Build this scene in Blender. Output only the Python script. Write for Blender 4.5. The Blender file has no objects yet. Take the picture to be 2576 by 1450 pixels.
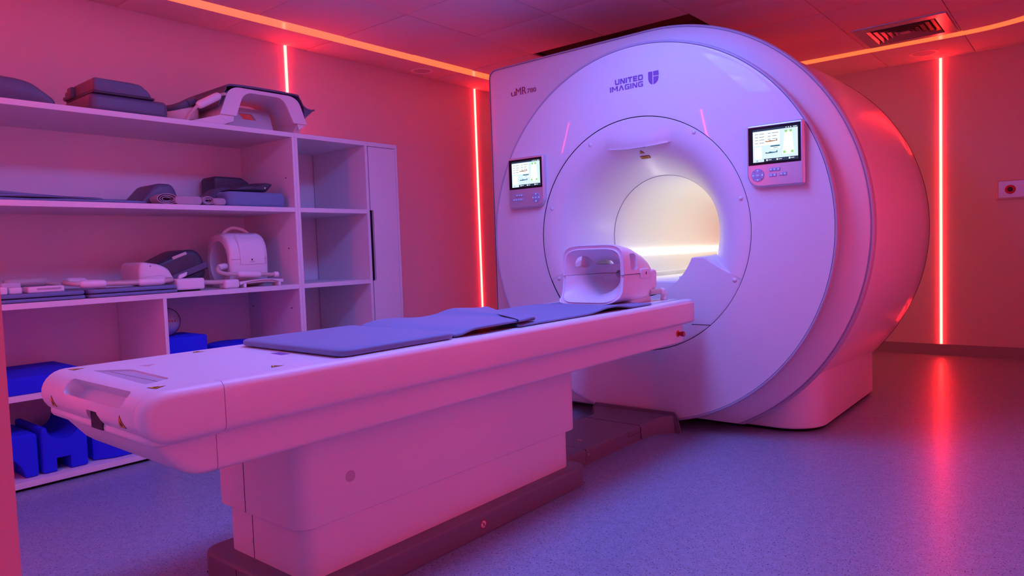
import bpy, bmesh, math, random
from mathutils import Vector, Matrix
random.seed(7)
S = bpy.context.scene
COL = S.collection
PI = math.pi
ZC = 1.0232          # height of the bore axis
H = 2.357            # ceiling height
XW, YB, YF = 2.2468, 3.2276, -3.083

# ------------------------------------------------------------------ materials
def mat(name, col, rough=.5, metal=0, coat=0, coat_rough=.1, emit=None, estr=0, spec=.5, bump=None, sheen=0):
    m = bpy.data.materials.new(name); m.use_nodes = True
    nt = m.node_tree; b = nt.nodes['Principled BSDF']
    b.inputs['Base Color'].default_value = (*col, 1)
    b.inputs['Roughness'].default_value = rough
    b.inputs['Metallic'].default_value = metal
    b.inputs['Coat Weight'].default_value = coat
    b.inputs['Coat Roughness'].default_value = coat_rough
    b.inputs['Specular IOR Level'].default_value = spec
    if sheen: b.inputs['Sheen Weight'].default_value = sheen
    if emit:
        b.inputs['Emission Color'].default_value = (*emit, 1)
        b.inputs['Emission Strength'].default_value = estr
    if bump:
        sc, st = bump
        tc = nt.nodes.new('ShaderNodeTexCoord'); n = nt.nodes.new('ShaderNodeTexNoise')
        n.inputs['Scale'].default_value = sc; n.inputs['Detail'].default_value = 4
        bp = nt.nodes.new('ShaderNodeBump'); bp.inputs['Strength'].default_value = st; bp.inputs['Distance'].default_value = .002
        nt.links.new(tc.outputs['Object'], n.inputs['Vector'])
        nt.links.new(n.outputs['Fac'], bp.inputs['Height']); nt.links.new(bp.outputs['Normal'], b.inputs['Normal'])
    return m
M = {}
M['wall'] = mat('painted_wall', (.66, .60, .64), .75, bump=(180, .15))
M['skirt'] = mat('grey_skirting', (.30, .29, .32), .45)
M['shell'] = mat('scanner_white', (.78, .78, .80), .32, coat=.25, coat_rough=.15)
M['gloss'] = mat('scanner_gloss_white', (.78, .78, .80), .38, coat=.42, coat_rough=.03, spec=.3)
M['liner'] = mat('bore_liner', (.80, .79, .77), .5)
M['trimgrey'] = mat('trim_grey', (.28, .27, .38), .35)
M['rimgrey'] = mat('rim_grey', (.46, .45, .55), .28)
M['groove'] = mat('undercut_shade', (.10, .085, .11), .6)  # shadow of the undercut gaps put into the colour
M['seam'] = mat('seam_dark', (.03, .03, .05), .8)
M['black'] = mat('black_plastic', (.008, .008, .01), .35, spec=.2)
M['table'] = mat('table_white', (.78, .77, .79), .38, bump=(400, .04))
M['tabin'] = mat('table_recess_grey', (.50, .46, .52), .5)
M['base'] = mat('base_grey', (.17, .15, .18), .42, bump=(300, .1))
M['lam'] = mat('white_laminate', (.76, .75, .78), .5)
M['mat'] = mat('pad_fabric', (.14, .235, .40), .75, bump=(600, .3), sheen=.2)
M['fab'] = mat('grey_vinyl', (.10, .115, .19), .45, bump=(300, .15))
M['dark'] = mat('dark_shell', (.045, .045, .075), .4)
M['coil'] = mat('coil_white', (.80, .76, .80), .35)
M['beige'] = mat('cable_beige', (.58, .50, .46), .45)
M['foam'] = mat('blue_foam', (.006, .02, .80), .85, bump=(500, .4))
M['cloth'] = mat('strap_cloth', (.42, .36, .42), .9)
M['metal'] = mat('brushed_metal', (.65, .62, .66), .28, metal=.9)
M['vent'] = mat('vent_metal', (.42, .40, .42), .25, metal=.6)
M['yellow'] = mat('warning_yellow', (.85, .45, .01), .5)
M['redmark'] = mat('red_mark', (.5, .01, .03), .5)
M['logo'] = mat('logo_purple', (.24, .10, .40), .5)
M['logored'] = mat('model_red', (.38, .03, .10), .5)
M['button'] = mat('button_lilac', (.42, .40, .62), .35)
M['icon'] = mat('icon_glow', (.3, .7, .8), .5, emit=(.25, .8, 1), estr=.8)
M['pane'] = mat('panel_silver', (.72, .70, .78), .33, metal=.65)
M['glassball'] = mat('phantom_plastic', (.40, .40, .46), .2, coat=.5)
M['whitepaint'] = mat('sign_white', (.8, .8, .8), .5)
M['orange'] = mat('orange_ring', (.7, .12, .0), .4)
M['redknob'] = mat('red_knob', (.4, .01, .03), .3)
def emis(name, col, st, gloss=True):
    m = mat(name, (.5, .5, .5) if gloss else (.02, .02, .02), .15, emit=col, estr=st)
    return m
M['strip'] = emis('ceiling_strip_glow', (1, .098, .018), 2.0)
M['led'] = emis('wall_led_glow', (1, .0165, .013), 60)
M['bore'] = emis('bore_light_glow', (1, .97, .82), 8.5)
M['scr_bg'] = emis('screen_light', (.62, .80, .92), 1.15, False)
M['scr_bg2'] = emis('screen_white', (.9, .97, 1), 1.25, False)
M['scr_line'] = emis('screen_grey', (.25, .38, .5), .9, False)
M['scr_dark'] = emis('screen_bar', (.01, .035, .07), 1, False)
M['scr_teal'] = emis('screen_teal', (.02, .14, .22), 1, False)
M['scr_green'] = emis('screen_green', (.28, .65, .18), 1.1, False)
M['scr_skin'] = emis('screen_skin', (.45, .22, .1), 1, False)

def floor_mat():
    m = mat('speckled_vinyl', (.4, .4, .45), .42, coat=.30, coat_rough=.22)
    nt = m.node_tree; b = nt.nodes['Principled BSDF']; L = nt.links
    tc = nt.nodes.new('ShaderNodeTexCoord')
    def speck(scale, lo, hi, stretch):
        mp = nt.nodes.new('ShaderNodeMapping'); mp.inputs['Scale'].default_value = stretch
        n = nt.nodes.new('ShaderNodeTexNoise'); n.inputs['Scale'].default_value = scale; n.inputs['Detail'].default_value = 1.5
        r = nt.nodes.new('ShaderNodeValToRGB'); r.color_ramp.elements[0].position = lo; r.color_ramp.elements[1].position = hi
        L.new(tc.outputs['Object'], mp.inputs['Vector']); L.new(mp.outputs['Vector'], n.inputs['Vector']); L.new(n.outputs['Fac'], r.inputs['Fac'])
        return r
    d = speck(210, .625, .665, (1, .55, 1)); l = speck(230, .60, .67, (.6, 1, 1)); c = speck(30, .3, .7, (1, 1, 1))
    mx0 = nt.nodes.new('ShaderNodeMixRGB'); mx0.inputs[1].default_value = (.20, .29, .40, 1); mx0.inputs[2].default_value = (.25, .34, .46, 1)
    L.new(c.outputs['Color'], mx0.inputs[0])
    mx1 = nt.nodes.new('ShaderNodeMixRGB'); mx1.inputs[2].default_value = (.40, .48, .62, 1)
    L.new(mx0.outputs[0], mx1.inputs[1]); L.new(l.outputs['Color'], mx1.inputs[0])
    mx2 = nt.nodes.new('ShaderNodeMixRGB'); mx2.inputs[2].default_value = (.04, .04, .06, 1)
    L.new(mx1.outputs[0], mx2.inputs[1]); L.new(d.outputs['Color'], mx2.inputs[0])
    L.new(mx2.outputs[0], b.inputs['Base Color'])
    n = nt.nodes.new('ShaderNodeTexNoise'); n.inputs['Scale'].default_value = 260
    bp = nt.nodes.new('ShaderNodeBump'); bp.inputs['Strength'].default_value = .12; bp.inputs['Distance'].default_value = .001
    L.new(tc.outputs['Object'], n.inputs['Vector']); L.new(n.outputs['Fac'], bp.inputs['Height']); L.new(bp.outputs['Normal'], b.inputs['Normal'])
    return m
M['floor'] = floor_mat()
def sky_mat():
    m = mat('sky_panel_glow', (.3, .3, .3), .2)
    nt = m.node_tree; b = nt.nodes['Principled BSDF']; L = nt.links
    tc = nt.nodes.new('ShaderNodeTexCoord')
    n = nt.nodes.new('ShaderNodeTexNoise'); n.inputs['Scale'].default_value = 2.6; n.inputs['Detail'].default_value = 5; n.inputs['Roughness'].default_value = .6
    r = nt.nodes.new('ShaderNodeValToRGB')
    r.color_ramp.elements[0].position = .56; r.color_ramp.elements[0].color = (.08, .23, 1.2, 1)
    r.color_ramp.elements[1].position = .72; r.color_ramp.elements[1].color = (1.0, 1.4, 2.2, 1)
    L.new(tc.outputs['Object'], n.inputs['Vector']); L.new(n.outputs['Fac'], r.inputs['Fac'])
    L.new(r.outputs['Color'], b.inputs['Emission Color']); b.inputs['Emission Strength'].default_value = SKY
    return m
SKY = 14.2
M['sky'] = sky_mat()

# ------------------------------------------------------------------ objects
def tag(o, label, cat, group=None, kind=None):
    if label: o['label'] = label
    if cat: o['category'] = cat
    if group: o['group'] = group
    if kind: o['kind'] = kind
    return o
def thing(name, label, cat, loc, group=None):
    o = bpy.data.objects.new(name, None); o.empty_display_size = .05
    COL.objects.link(o); o.location = loc
    return tag(o, label, cat, group)
def wloc(o):
    v = Vector(o.location)
    while o.parent: o = o.parent; v += Vector(o.location)
    return v
def mk(name, bm, mats, parent=None, smooth=40, label=None):
    """link a bmesh given in world coordinates as one mesh object"""
    if not isinstance(mats, (list, tuple)): mats = [mats]
    bm.normal_update()
    bmesh.ops.recalc_face_normals(bm, faces=bm.faces[:])
    if parent is not None: off = wloc(parent)
    else:
        xs = [v.co.x for v in bm.verts]; ys = [v.co.y for v in bm.verts]; zs = [v.co.z for v in bm.verts]
        off = Vector(((min(xs)+max(xs))/2, (min(ys)+max(ys))/2, min(zs)))
    for v in bm.verts: v.co -= off
    me = bpy.data.meshes.new(name); bm.to_mesh(me); bm.free()
    for m in mats: me.materials.append(M[m] if isinstance(m, str) else m)
    me.polygons.foreach_set('use_smooth', [True]*len(me.polygons))
    me.set_sharp_from_angle(angle=math.radians(smooth))
    o = bpy.data.objects.new(name, me); COL.objects.link(o)
    if parent is not None: o.parent = parent
    else: o.location = off
    if label: o['label'] = label
    return o
def B(): return bmesh.new()
def sm(a, b, x):
    t = min(1, max(0, (x-a)/(b-a))); return t*t*(3-2*t)
def loft(bm, rings, cap=True, closed=True, mi=0):
    vs = [[bm.verts.new(p) for p in r] for r in rings]
    n = len(vs[0])
    for a, b in zip(vs[:-1], vs[1:]):
        for i in range(n if closed else n-1):
            j = (i+1) % n
            f = bm.faces.new((a[i], a[j], b[j], b[i])); f.material_index = mi
    if cap:
        for r in (vs[0], vs[-1]):
            try: f = bm.faces.new(r); f.material_index = mi
            except ValueError: pass
    return vs
def quad(bm, pts, mi=0):
    f = bm.faces.new([bm.verts.new(p) for p in pts]); f.material_index = mi; return f
def box(bm, x0, x1, y0, y1, z0, z1, mi=0):
    loft(bm, [[(x0,y0,z),(x1,y0,z),(x1,y1,z),(x0,y1,z)] for z in (z0, z1)], mi=mi)
def rr(a0, a1, b0, b1, r, n=6, d=0):
    """rounded rectangle, inset by d"""
    a0 += d; a1 -= d; b0 += d; b1 -= d; r = max(r-d, .0004)
    r = min(r, (a1-a0)/2-1e-5, (b1-b0)/2-1e-5)
    out = []
    for ca, cb, t0 in ((a1-r, b1-r, 0), (a0+r, b1-r, 90), (a0+r, b0+r, 180), (a1-r, b0+r, 270)):
        for k in range(n+1):
            t = math.radians(t0+90*k/n); out.append((ca+r*math.cos(t), cb+r*math.sin(t)))
    return out
def place(p, axis, h):
    a, b = p
    return {'z': (a, b, h), 'y': (a, h, b), 'x': (h, a, b)}[axis]
def sbox(bm, x0, x1, y0, y1, z0, z1, rc=.02, re=.01, axis='z', n=6, ne=4, ends=(1, 1), mi=0):
    """box with corner radius rc around the axis and rounded rims re at the ends"""
    A = {'z': (x0,x1,y0,y1,z0,z1), 'y': (x0,x1,z0,z1,y0,y1), 'x': (y0,y1,z0,z1,x0,x1)}[axis]
    a0,a1,b0,b1,h0,h1 = A
    rings = []
    if ends[0]:
        for k in range(ne+1):
            t = PI/2*k/ne; rings.append((re*(1-math.sin(t)), h0+re*(1-math.cos(t))))
    else: rings.append((0, h0))
    if ends[1]:
        for k in range(ne+1):
            t = PI/2*(1-k/ne); rings.append((re*(1-math.sin(t)), h1-re*(1-math.cos(t))))
    else: rings.append((0, h1))
    loft(bm, [[place(p, axis, h) for p in rr(a0,a1,b0,b1,rc,n,d)] for d, h in rings], mi=mi)
def prism(bm, pts, axis, h0, h1, mi=0):
    loft(bm, [[place(p, axis, h) for p in pts] for h in (h0, h1)], mi=mi)
def tube(bm, path, r, n=12, mi=0, cap=True):
    P = [Vector(p) for p in path]; rings = []
    R = r if isinstance(r, (list, tuple)) else [r]*len(P)
    up = None
    for i, p in enumerate(P):
        t = (P[min(i+1, len(P)-1)]-P[max(i-1, 0)]).normalized()
        if up is None:
            up = Vector((0,0,1)) if abs(t.z) < .9 else Vector((1,0,0))
        s = t.cross(up).normalized(); up = s.cross(t).normalized()
        rings.append([p+R[i]*(math.cos(2*PI*k/n)*s+math.sin(2*PI*k/n)*up) for k in range(n)])
    loft(bm, rings, cap, mi=mi)
def spline(pts, n=8):
    P = [Vector(p) for p in pts]; P = [P[0]*2-P[1]]+P+[P[-1]*2-P[-2]]; out = []
    for i in range(1, len(P)-2):
        for k in range(n):
            t = k/n; a, b, c, d = P[i-1:i+3]
            out.append(.5*((2*b)+(c-a)*t+(2*a-5*b+4*c-d)*t*t+(-a+3*b-3*c+d)*t**3))
    out.append(P[-2]); return out
def capsule(bm, a, b, r, n=14, sq=.35, mi=0):
    """rounded sleeve between two points"""
    a = Vector(a); b = Vector(b); pts = []; rs = []
    for k in range(6):
        t = PI/2*k/5; pts.append(a.lerp(b, sq*(1-math.cos(t))*.5)); rs.append(r*(.35+.65*math.sin(t)))
    for k in range(6):
        t = PI/2*(1-k/5); pts.append(b.lerp(a, sq*(1-math.cos(t))*.5)); rs.append(r*(.35+.65*math.sin(t)))
    tube(bm, pts, rs, n, mi)
def lathe(bm, prof, cx, cz, n=96, mi=0, a0=0, a1=360):
    """prof of (r, y) about a horizontal axis along Y"""
    full = abs(a1-a0) >= 360
    m = n if full else n+1
    rings = [[(cx+r*math.cos(math.radians(a0+(a1-a0)*k/n)), y, cz+r*math.sin(math.radians(a0+(a1-a0)*k/n))) for k in range(m)] for r, y in prof]
    loft(bm, rings, cap=False, closed=full, mi=mi)
def lathez(bm, prof, cx, cy, n=32, mi=0, sx=1, sy=1):
    loft(bm, [[(cx+sx*r*math.cos(2*PI*k/n), cy+sy*r*math.sin(2*PI*k/n), z) for k in range(n)] for r, z in prof], mi=mi)
def disc(bm, c, r, nrm, n=24, mi=0, th=.001, ry=None):
    c = Vector(c); nv = Vector(nrm).normalized()
    s = nv.cross(Vector((0,0,1))) if abs(nv.z) < .9 else Vector((1,0,0))
    s.normalize(); u = s.cross(nv).normalized(); ry = ry or r
    loft(bm, [[c+nv*h+s*r*math.cos(2*PI*k/n)+u*ry*math.sin(2*PI*k/n) for k in range(n)] for h in (0, th)], mi=mi)
def poly3(bm, c, s, u, pts, th=.001, mi=0):
    """thin plate: 2d points on the plane with axes s, u"""
    c = Vector(c); s = Vector(s).normalized(); u = Vector(u).normalized(); nv = s.cross(u)
    loft(bm, [[c+s*a+u*b+nv*h for a, b in pts] for h in (0, th)], mi=mi)
def boolean(o, cutters, op='DIFFERENCE'):
    cm = bpy.data.meshes.new('cut'); bm = B()
    for c in cutters: c(bm)
    off = wloc(o)
    bmesh.ops.recalc_face_normals(bm, faces=bm.faces[:])
    for v in bm.verts: v.co -= off
    bm.to_mesh(cm); bm.free()
    for m in o.data.materials: cm.materials.append(m)
    co = bpy.data.objects.new('cut', cm); COL.objects.link(co); co.location = off
    mod = o.modifiers.new('b', 'BOOLEAN'); mod.object = co; mod.operation = op; mod.solver = 'EXACT'
    bpy.context.view_layer.update()
    dg = bpy.context.evaluated_depsgraph_get()
    me = bpy.data.meshes.new_from_object(o.evaluated_get(dg))
    o.modifiers.remove(mod); old = o.data; o.data = me; me.name = old.name
    bpy.data.objects.remove(co); bpy.data.meshes.remove(cm); bpy.data.meshes.remove(old)
    me.polygons.foreach_set('use_smooth', [True]*len(me.polygons)); me.set_sharp_from_angle(angle=math.radians(35))
    return o
def textmesh(name, s, size, origin, sx, su, m, parent, bold=0, th=.0012, fw=None, fh=None, shear=0, label=None):
    cu = bpy.data.curves.new(name, 'FONT'); cu.body = s; cu.size = size; cu.offset = bold; cu.extrude = th/2; cu.shear = shear
    cu.resolution_u = 3
    o = bpy.data.objects.new(name, cu); COL.objects.link(o)
    bpy.context.view_layer.update(); dg = bpy.context.evaluated_depsgraph_get()
    me = bpy.data.meshes.new_from_object(o.evaluated_get(dg))
    bpy.data.objects.remove(o)
    xs = [v.co.x for v in me.vertices]; ys = [v.co.y for v in me.vertices]
    kx = fw/(max(xs)-min(xs)) if fw else 1; ky = fh/(max(ys)-min(ys)) if fh else kx
    if not fw: kx = ky
    x_0, y_0 = min(xs), min(ys)
    s1 = Vector(sx).normalized(); u1 = Vector(su).normalized(); n1 = s1.cross(u1)
    o0 = Vector(origin)-wloc(parent)
    for v in me.vertices:
        x, y, z = v.co; v.co = o0+s1*(x-x_0)*kx+u1*(y-y_0)*ky+n1*z
    me.materials.clear(); me.materials.append(M[m])
    for p in me.polygons: p.material_index = 0
    o = bpy.data.objects.new(name, me); COL.objects.link(o); o.parent = parent
    if label: o['label'] = label
    return o
def struct(name, bm, m, smooth=30):
    o = mk(name, bm, m, smooth=smooth); o['kind'] = 'structure'; return o

# ================================================================== ROOM
GX, GY = -1.2442, .1645
bm = B(); quad(bm, [(-XW-.2, YF-2.2, 0), (XW+.2, YF-2.2, 0), (XW+.2, YB+.2, 0), (-XW-.2, YB+.2, 0)]); struct('floor', bm, 'floor')
bm = B(); box(bm, -XW-.12, -XW, YF-.2, YB, 0, H+.4); struct('wall_left', bm, 'wall')
bm = B(); box(bm, XW, XW+.12, YF-.2, YB, 0, H+.4); struct('wall_right', bm, 'wall')
bm = B(); box(bm, -XW-.12, XW+.12, YB, YB+.12, 0, H+.4); struct('wall_back', bm, 'wall')
DX0, DX1, DZ = 1.0, 2.15, 2.15
bm = B(); box(bm, -XW, DX0, YF-.2, YF, 0, H+.4); box(bm, DX1, XW, YF-.2, YF, 0, H+.4); box(bm, DX0, DX1, YF-.2, YF, DZ, H+.4)
struct('wall_front', bm, 'wall')
# small lobby behind the doorway
bm = B(); box(bm, .5, .6, YF-2, YF-.2, 0, 2.5); struct('wall_lobby_left', bm, 'wall')
bm = B(); box(bm, 2.5, 2.6, YF-2, YF-.2, 0, 2.5); struct('wall_lobby_right', bm, 'wall')
bm = B(); box(bm, .5, 2.6, YF-2.1, YF-2, 0, 2.5); struct('wall_lobby_back', bm, 'wall')
bm = B(); box(bm, .5, 2.6, YF-2.1, YF-.2, 2.4, 2.5); struct('ceiling_lobby', bm, 'wall')
# skirting
for nm, a in (('baseboard_back', (-XW, XW, YB-.012, YB, 0, .088)), ('baseboard_left', (-XW, -XW+.012, -.15, YB-.012, 0, .088)),
              ('baseboard_right', (XW-.012, XW, YF, YB-.012, 0, .088)), ('baseboard_front', (-1.6, DX0, YF, YF+.012, 0, .088))):
    bm = B(); box(bm, *a); struct(nm, bm, 'skirt')
# tiled ceiling
M['tile'] = mat('ceiling_tile', (.64, .60, .64), .85, bump=(350, .3))
M['void'] = mat('ceiling_void', (.10, .08, .10), .9)  # unlit dark of the ceiling hole put into the colour
bm = B()
SKYT = {(2, v) for v in (-4, -3, -2)}
HOLE = {(0, 1), (1, 1), (0, 2), (1, 2)}
for u in range(-2, 6):
    for v in range(-6, 6):
        x0, x1, y0, y1 = GX+.6*u, GX+.6*u+.6, GY+.6*v, GY+.6*v+.6
        x0, x1, y0, y1 = max(x0, -XW), min(x1, XW), max(y0, YF), min(y1, YB)
        if x1-x0 < .02 or y1-y0 < .02 or (u, v) in SKYT or (u, v) in HOLE: continue
        g = .0022; dz = .0012*math.sin(u*5.1+v*3.3)
        sbox(bm, x0+g, x1-g, y0+g, y1-g, H+dz, H+.02, .002, .002, ne=2, n=1, ends=(1, 0))
g = .1
hx0, hx1, hy0, hy1 = GX, GX+1.2, GY+.6, GY+1.8
for bx in ((-XW, hx0, YF, YB), (hx1, XW, YF, YB), (hx0, hx1, YF, hy0), (hx0, hx1, hy1, YB)):
    box(bm, *bx, H+.02, H+.03, 1)
for bx in ((hx0-.02, hx0, hy0, hy1), (hx1, hx1+.02, hy0, hy1), (hx0, hx1, hy0-.02, hy0), (hx0, hx1, hy1, hy1+.02)):
    box(bm, *bx, H+.01, H+.35, 1)
box(bm, hx0-.02, hx1+.02, hy0-.02, hy1+.02, H+.35, H+.36, 1)
o = struct('ceiling', bm, ['tile', 'void'])
# sky picture panels above the table (just outside the photograph, seen mirrored in the scanner cover)
k = 0
skn = {1: 'left', 2: 'right'}; skv = {-2: 'nearest the scanner', -3: 'over the middle of the table', -4: 'over the foot of the table'}
for u, v in sorted(SKYT):
    x0, y0 = GX+.6*u, GY+.6*v
    t = thing('sky_panel', 'glowing blue sky ceiling panel with clouds, %s' % skv[v], 'ceiling light', (x0+.3, y0+.3, H-.004), 'sky panels in the ceiling')
    bm = B(); box(bm, x0+.012, x0+.588, y0+.012, y0+.588, H-.001, H+.012); mk('diffuser', bm, 'sky', t)
    bm = B()
    for bx in ((x0+.002, x0+.012, y0+.002, y0+.598), (x0+.588, x0+.598, y0+.002, y0+.598), (x0+.012, x0+.588, y0+.002, y0+.012), (x0+.012, x0+.588, y0+.588, y0+.598)):
        box(bm, *bx, H-.004, H+.012)
    mk('frame', bm, 'whitepaint', t)
# orange light channel running round the ceiling
def rring(hx, ya, yb, r, n=24): return rr(-hx, hx, ya, yb, r, n)
bm = B()
a = rring(1.94, -2.605, 2.59, .79); b = rring(1.832, -2.497, 2.482, .682)
vo = [bm.verts.new((x, y, H-.004)) for x, y in a]; vi = [bm.verts.new((x, y, H-.004)) for x, y in b]
vo2 = [bm.verts.new((x, y, H+.004)) for x, y in a]; vi2 = [bm.verts.new((x, y, H+.004)) for x, y in b]
n = len(a)
for i in range(n):
    j = (i+1) % n
    for p, q_ in ((vo, vi), (vi, vi2), (vi2, vo2), (vo2, vo)): bm.faces.new((p[i], p[j], q_[j], q_[i]))
tag(mk('ceiling_light_strip', bm, 'strip', smooth=20), 'wide orange glowing light strip running round the ceiling', 'light strip')
# red neon lines on the walls
def wled(p, nrm, z0, z1, lab):
    x, y = p; nx, ny = nrm; sx, sy = -ny, nx
    pts = [(-.009, 0), (-.009, .004), (-.006, .008), (.006, .008), (.009, .004), (.009, 0)]
    bm = B(); loft(bm, [[(x+sx*a+nx*b, y+sy*a+ny*b, z) for a, b in pts] for z in (z0, z1)])
    tag(mk('wall_light_strip', bm, 'led'), lab, 'light strip', 'vertical red wall light strips')
wled((-XW, -.5945), (1, 0), 1.69, H, 'short red vertical light line on left wall rising behind the cabinet top')
wled((-XW, 1.2451), (1, 0), .09, H, 'tall red vertical light line on left wall between cabinet and scanner')
wled((-XW, -2.43), (1, 0), 1.69, H, 'red vertical light line on left wall above the shelf end nearest the doorway')
wled((.9242, YB), (0, -1), .09, H, 'tall red vertical light line on the back wall right of the scanner')
wled((-.92, YB), (0, -1), .09, H, 'red vertical light line on the back wall hidden behind the scanner')
wled((-.92, YF), (0, 1), .09, H, 'red vertical light line on the front wall beside the doorway')
wled((XW, .325), (-1, 0), .09, H, 'added red vertical light line on right wall, out of view, level with the scanner front')  # unseen line added to redden the scanner body from the right
wled((XW, -1.515), (-1, 0), .09, H, 'added red vertical light line on right wall, out of view, level with the middle of the table')  # unseen line added to throw pink light on the table side
wled((2.5, -3.62), (-1, 0), .09, 2.35, 'added red vertical light line on the unseen lobby wall outside the doorway')  # added for pink light through the doorway on jamb and table side
# air vent
vx, vy = .868, 2.17
t = thing('air_vent', 'square slatted metal air vent in the ceiling above the scanner back', 'air vent', (vx, vy, H-.012))
def sqring(bm, ho, zo, hi, zi, th=.002, cx=vx, cy=vy):
    for s in range(4):
        c, sn = [(1,0),(0,1),(-1,0),(0,-1)][s]
        def R(a, b, z): return (cx+c*a-sn*b, cy+sn*a+c*b, z)
        loft(bm, [[R(ho,-ho,zo), R(ho,ho,zo), R(hi,hi,zi), R(hi,-hi,zi)], [R(ho,-ho,zo+th), R(ho,ho,zo+th), R(hi,hi,zi+th), R(hi,-hi,zi+th)]])
bm = B(); sqring(bm, .272, H-.010, .205, H-.012); sqring(bm, .277, H+.002, .272, H-.010); mk('frame', bm, 'vent', t)
for k in range(5):
    h = .200-.036*k
    bm = B(); sqring(bm, h, H-.014, h-.034, H+.022); mk('slat', bm, 'vent', t)
bm = B(); box(bm, vx-.03, vx+.03, vy-.03, vy+.03, H-.014, H-.012); mk('centre_plate', bm, 'vent', t)
bm = B(); box(bm, vx-.205, vx+.205, vy-.205, vy+.205, H-.0005, H-.0001); mk('backing', bm, 'black', t)
# unlit downlights
for x, y, lab in ((.854, 2.93, 'round unlit downlight in the ceiling right of the scanner'), (-2.105, .50, 'small round unlit downlight in the ceiling above the left wall')):
    r = .098 if x > 0 else .085
    t = thing('downlight', lab, 'ceiling light', (x, y, H-.006), 'unlit round downlights')
    bm = B(); lathez(bm, [(r, H), (r, H-.004), (r-.008, H-.006), (r-.018, H-.005), (r-.022, H+.001)], x, y, 40); mk('rim', bm, 'whitepaint', t)
    bm = B(); disc(bm, (x, y, H-.0015), r-.02, (0, 0, 1), 40); mk('lens', bm, 'tabin', t)
# gas outlet rail on the back wall
t = thing('gas_outlet_rail', 'metal wall rail with round gas outlets on the back wall at right', 'outlet', (1.72, YB-.02, 1.222))
bm = B(); sbox(bm, 1.293, 2.13, YB-.022, YB, 1.217, 1.362, .004, .003); mk('box', bm, 'tabin', t)
bm = B(); box(bm, 1.306, 2.12, YB-.026, YB-.0222, 1.23, 1.352); mk('face_plate', bm, 'metal', t)
for i, x in enumerate((1.378, 1.50, 1.62, 1.74)):
    bm = B(); lathe(bm, [(.001, YB-.034), (.016, YB-.034), (.017, YB-.036), (.030, YB-.036), (.034, YB-.031), (.034, YB-.026)], x, 1.29, 28)
    s = mk('socket', bm, 'redmark' if i == 0 else 'black', t)
    bm = B(); lathe(bm, [(.001, YB-.0362), (.018, YB-.0362), (.018, YB-.033)], x, 1.29, 24); mk('socket_hole', bm, 'seam', s)

# ================================================================== SCANNER
t = G = thing('mri_scanner', 'large white MRI scanner with round front cover and open bore', 'MRI scanner', (0, .6, 0))
R1 = .993
# body
bm = B(); lathe(bm, [(1.04, .20), (1.068, .255), (1.076, .262), (1.086, .30), (1.092, .40), (1.104, .80), (1.116, 1.25), (1.116, 1.46), (1.10, 1.50), (1.05, 1.525), (.40, 1.56), (.34, 1.56)], 0, ZC, 180)
bmesh.ops.bisect_plane(bm, geom=bm.verts[:]+bm.edges[:]+bm.faces[:], plane_co=(0,0,.04), plane_no=(0,0,1), clear_inner=True)
body = mk('body_cover', bm, 'shell', t)
bm = B(); lathe(bm, [(1.117, 1.455), (1.1185, 1.457), (1.1185, 1.461), (1.117, 1.463)], 0, ZC, 180)
bmesh.ops.bisect_plane(bm, geom=bm.verts[:]+bm.edges[:]+bm.faces[:], plane_co=(0,0,.3), plane_no=(0,0,1), clear_inner=True)
mk('rear_seam', bm, 'seam', body)
bm = B(); sbox(bm, -.82, .82, .24, 1.57, .018, .42, .2, .01, n=12); mk('base_block', bm, 'shell', t)
bm = B(); sbox(bm, -.80, .80, .27, 1.55, 0, .02, .19, .002, n=12); mk('base_foot', bm, 'black', t)
# flange: right half round, left half square
def dshape(R, L, zb=.036, rc=.05, n=72):
    pts = []
    a0 = -math.acos(min(1, (ZC-zb)/R)); th0 = -PI/2+(-a0)
    for k in range(n+1):
        th = th0+(PI/2-th0)*k/n; pts.append((R*math.cos(th), ZC+R*math.sin(th)))
    top = ZC+R
    for k in range(1, 13): pts.append((-(L-rc)*k/12, top-.004*(k/12)**2))
    for k in range(1, 9):
        th = PI/2+PI/2*k/8; pts.append((-L+rc+rc*math.cos(th), top-.004-rc+rc*math.sin(th)))
    for k in range(1, 12): pts.append((-L, top-rc+(zb+rc-(top-rc))*k/12))
    for k in range(1, 9):
        th = PI+PI/2*k/8; pts.append((-L+rc+rc*math.cos(th), zb+rc+rc*math.sin(th)))
    x1 = R*math.cos(th0)
    for k in range(1, 12): pts.append((-L+rc+(x1+L-rc)*k/12, zb))
    return pts
def dr(R, L, y, **kw): return [(x, y, z) for x, z in dshape(R, L, **kw)]
def dv(R, L, y, yl, zb): # front skin of the flange: dished on the right, flat on the left
    return [(x, y+(yl-y)*sm(.25, -.55, x), z) for x, z in dshape(R, L, zb=zb)]
bm = B()
inner = dv(.95, 1.06, .085, .150, .07)
circ = []
for x, y, z in inner:
    th = math.atan2(z-ZC, x); circ.append((.93*math.cos(th), y-.001, ZC+.93*math.sin(th)))
loft(bm, [circ, inner, dv(.985, 1.09, .092, .151, .055), dv(1.05, 1.115, .128, .153, .045), dv(1.080, 1.128, .150, .158, .04), dv(1.092, 1.135, .162, .164, .038)], cap=False)
fl = mk('side_cover', bm, 'shell', t, smooth=30)
bm = B()
loft(bm, [dr(1.092, 1.135, .1605, zb=.038), dr(1.097, 1.139, .160), dr(1.102, 1.143, .166), dr(1.105, 1.146, .176), dr(1.105, 1.146, .196), dr(1.102, 1.144, .200)], cap=False)
mk('edge_trim', bm, 'rimgrey', fl, smooth=30, label='pale rounded rim of the side cover')
bm = B(); loft(bm, [dr(1.102, 1.144, .2005), dr(1.078, 1.125, .203), dr(1.073, 1.12, .26)], cap=False); mk('edge_groove', bm, 'groove', fl, smooth=30, label='groove behind the pale rim, shade put into its colour')
bm = B()
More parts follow.
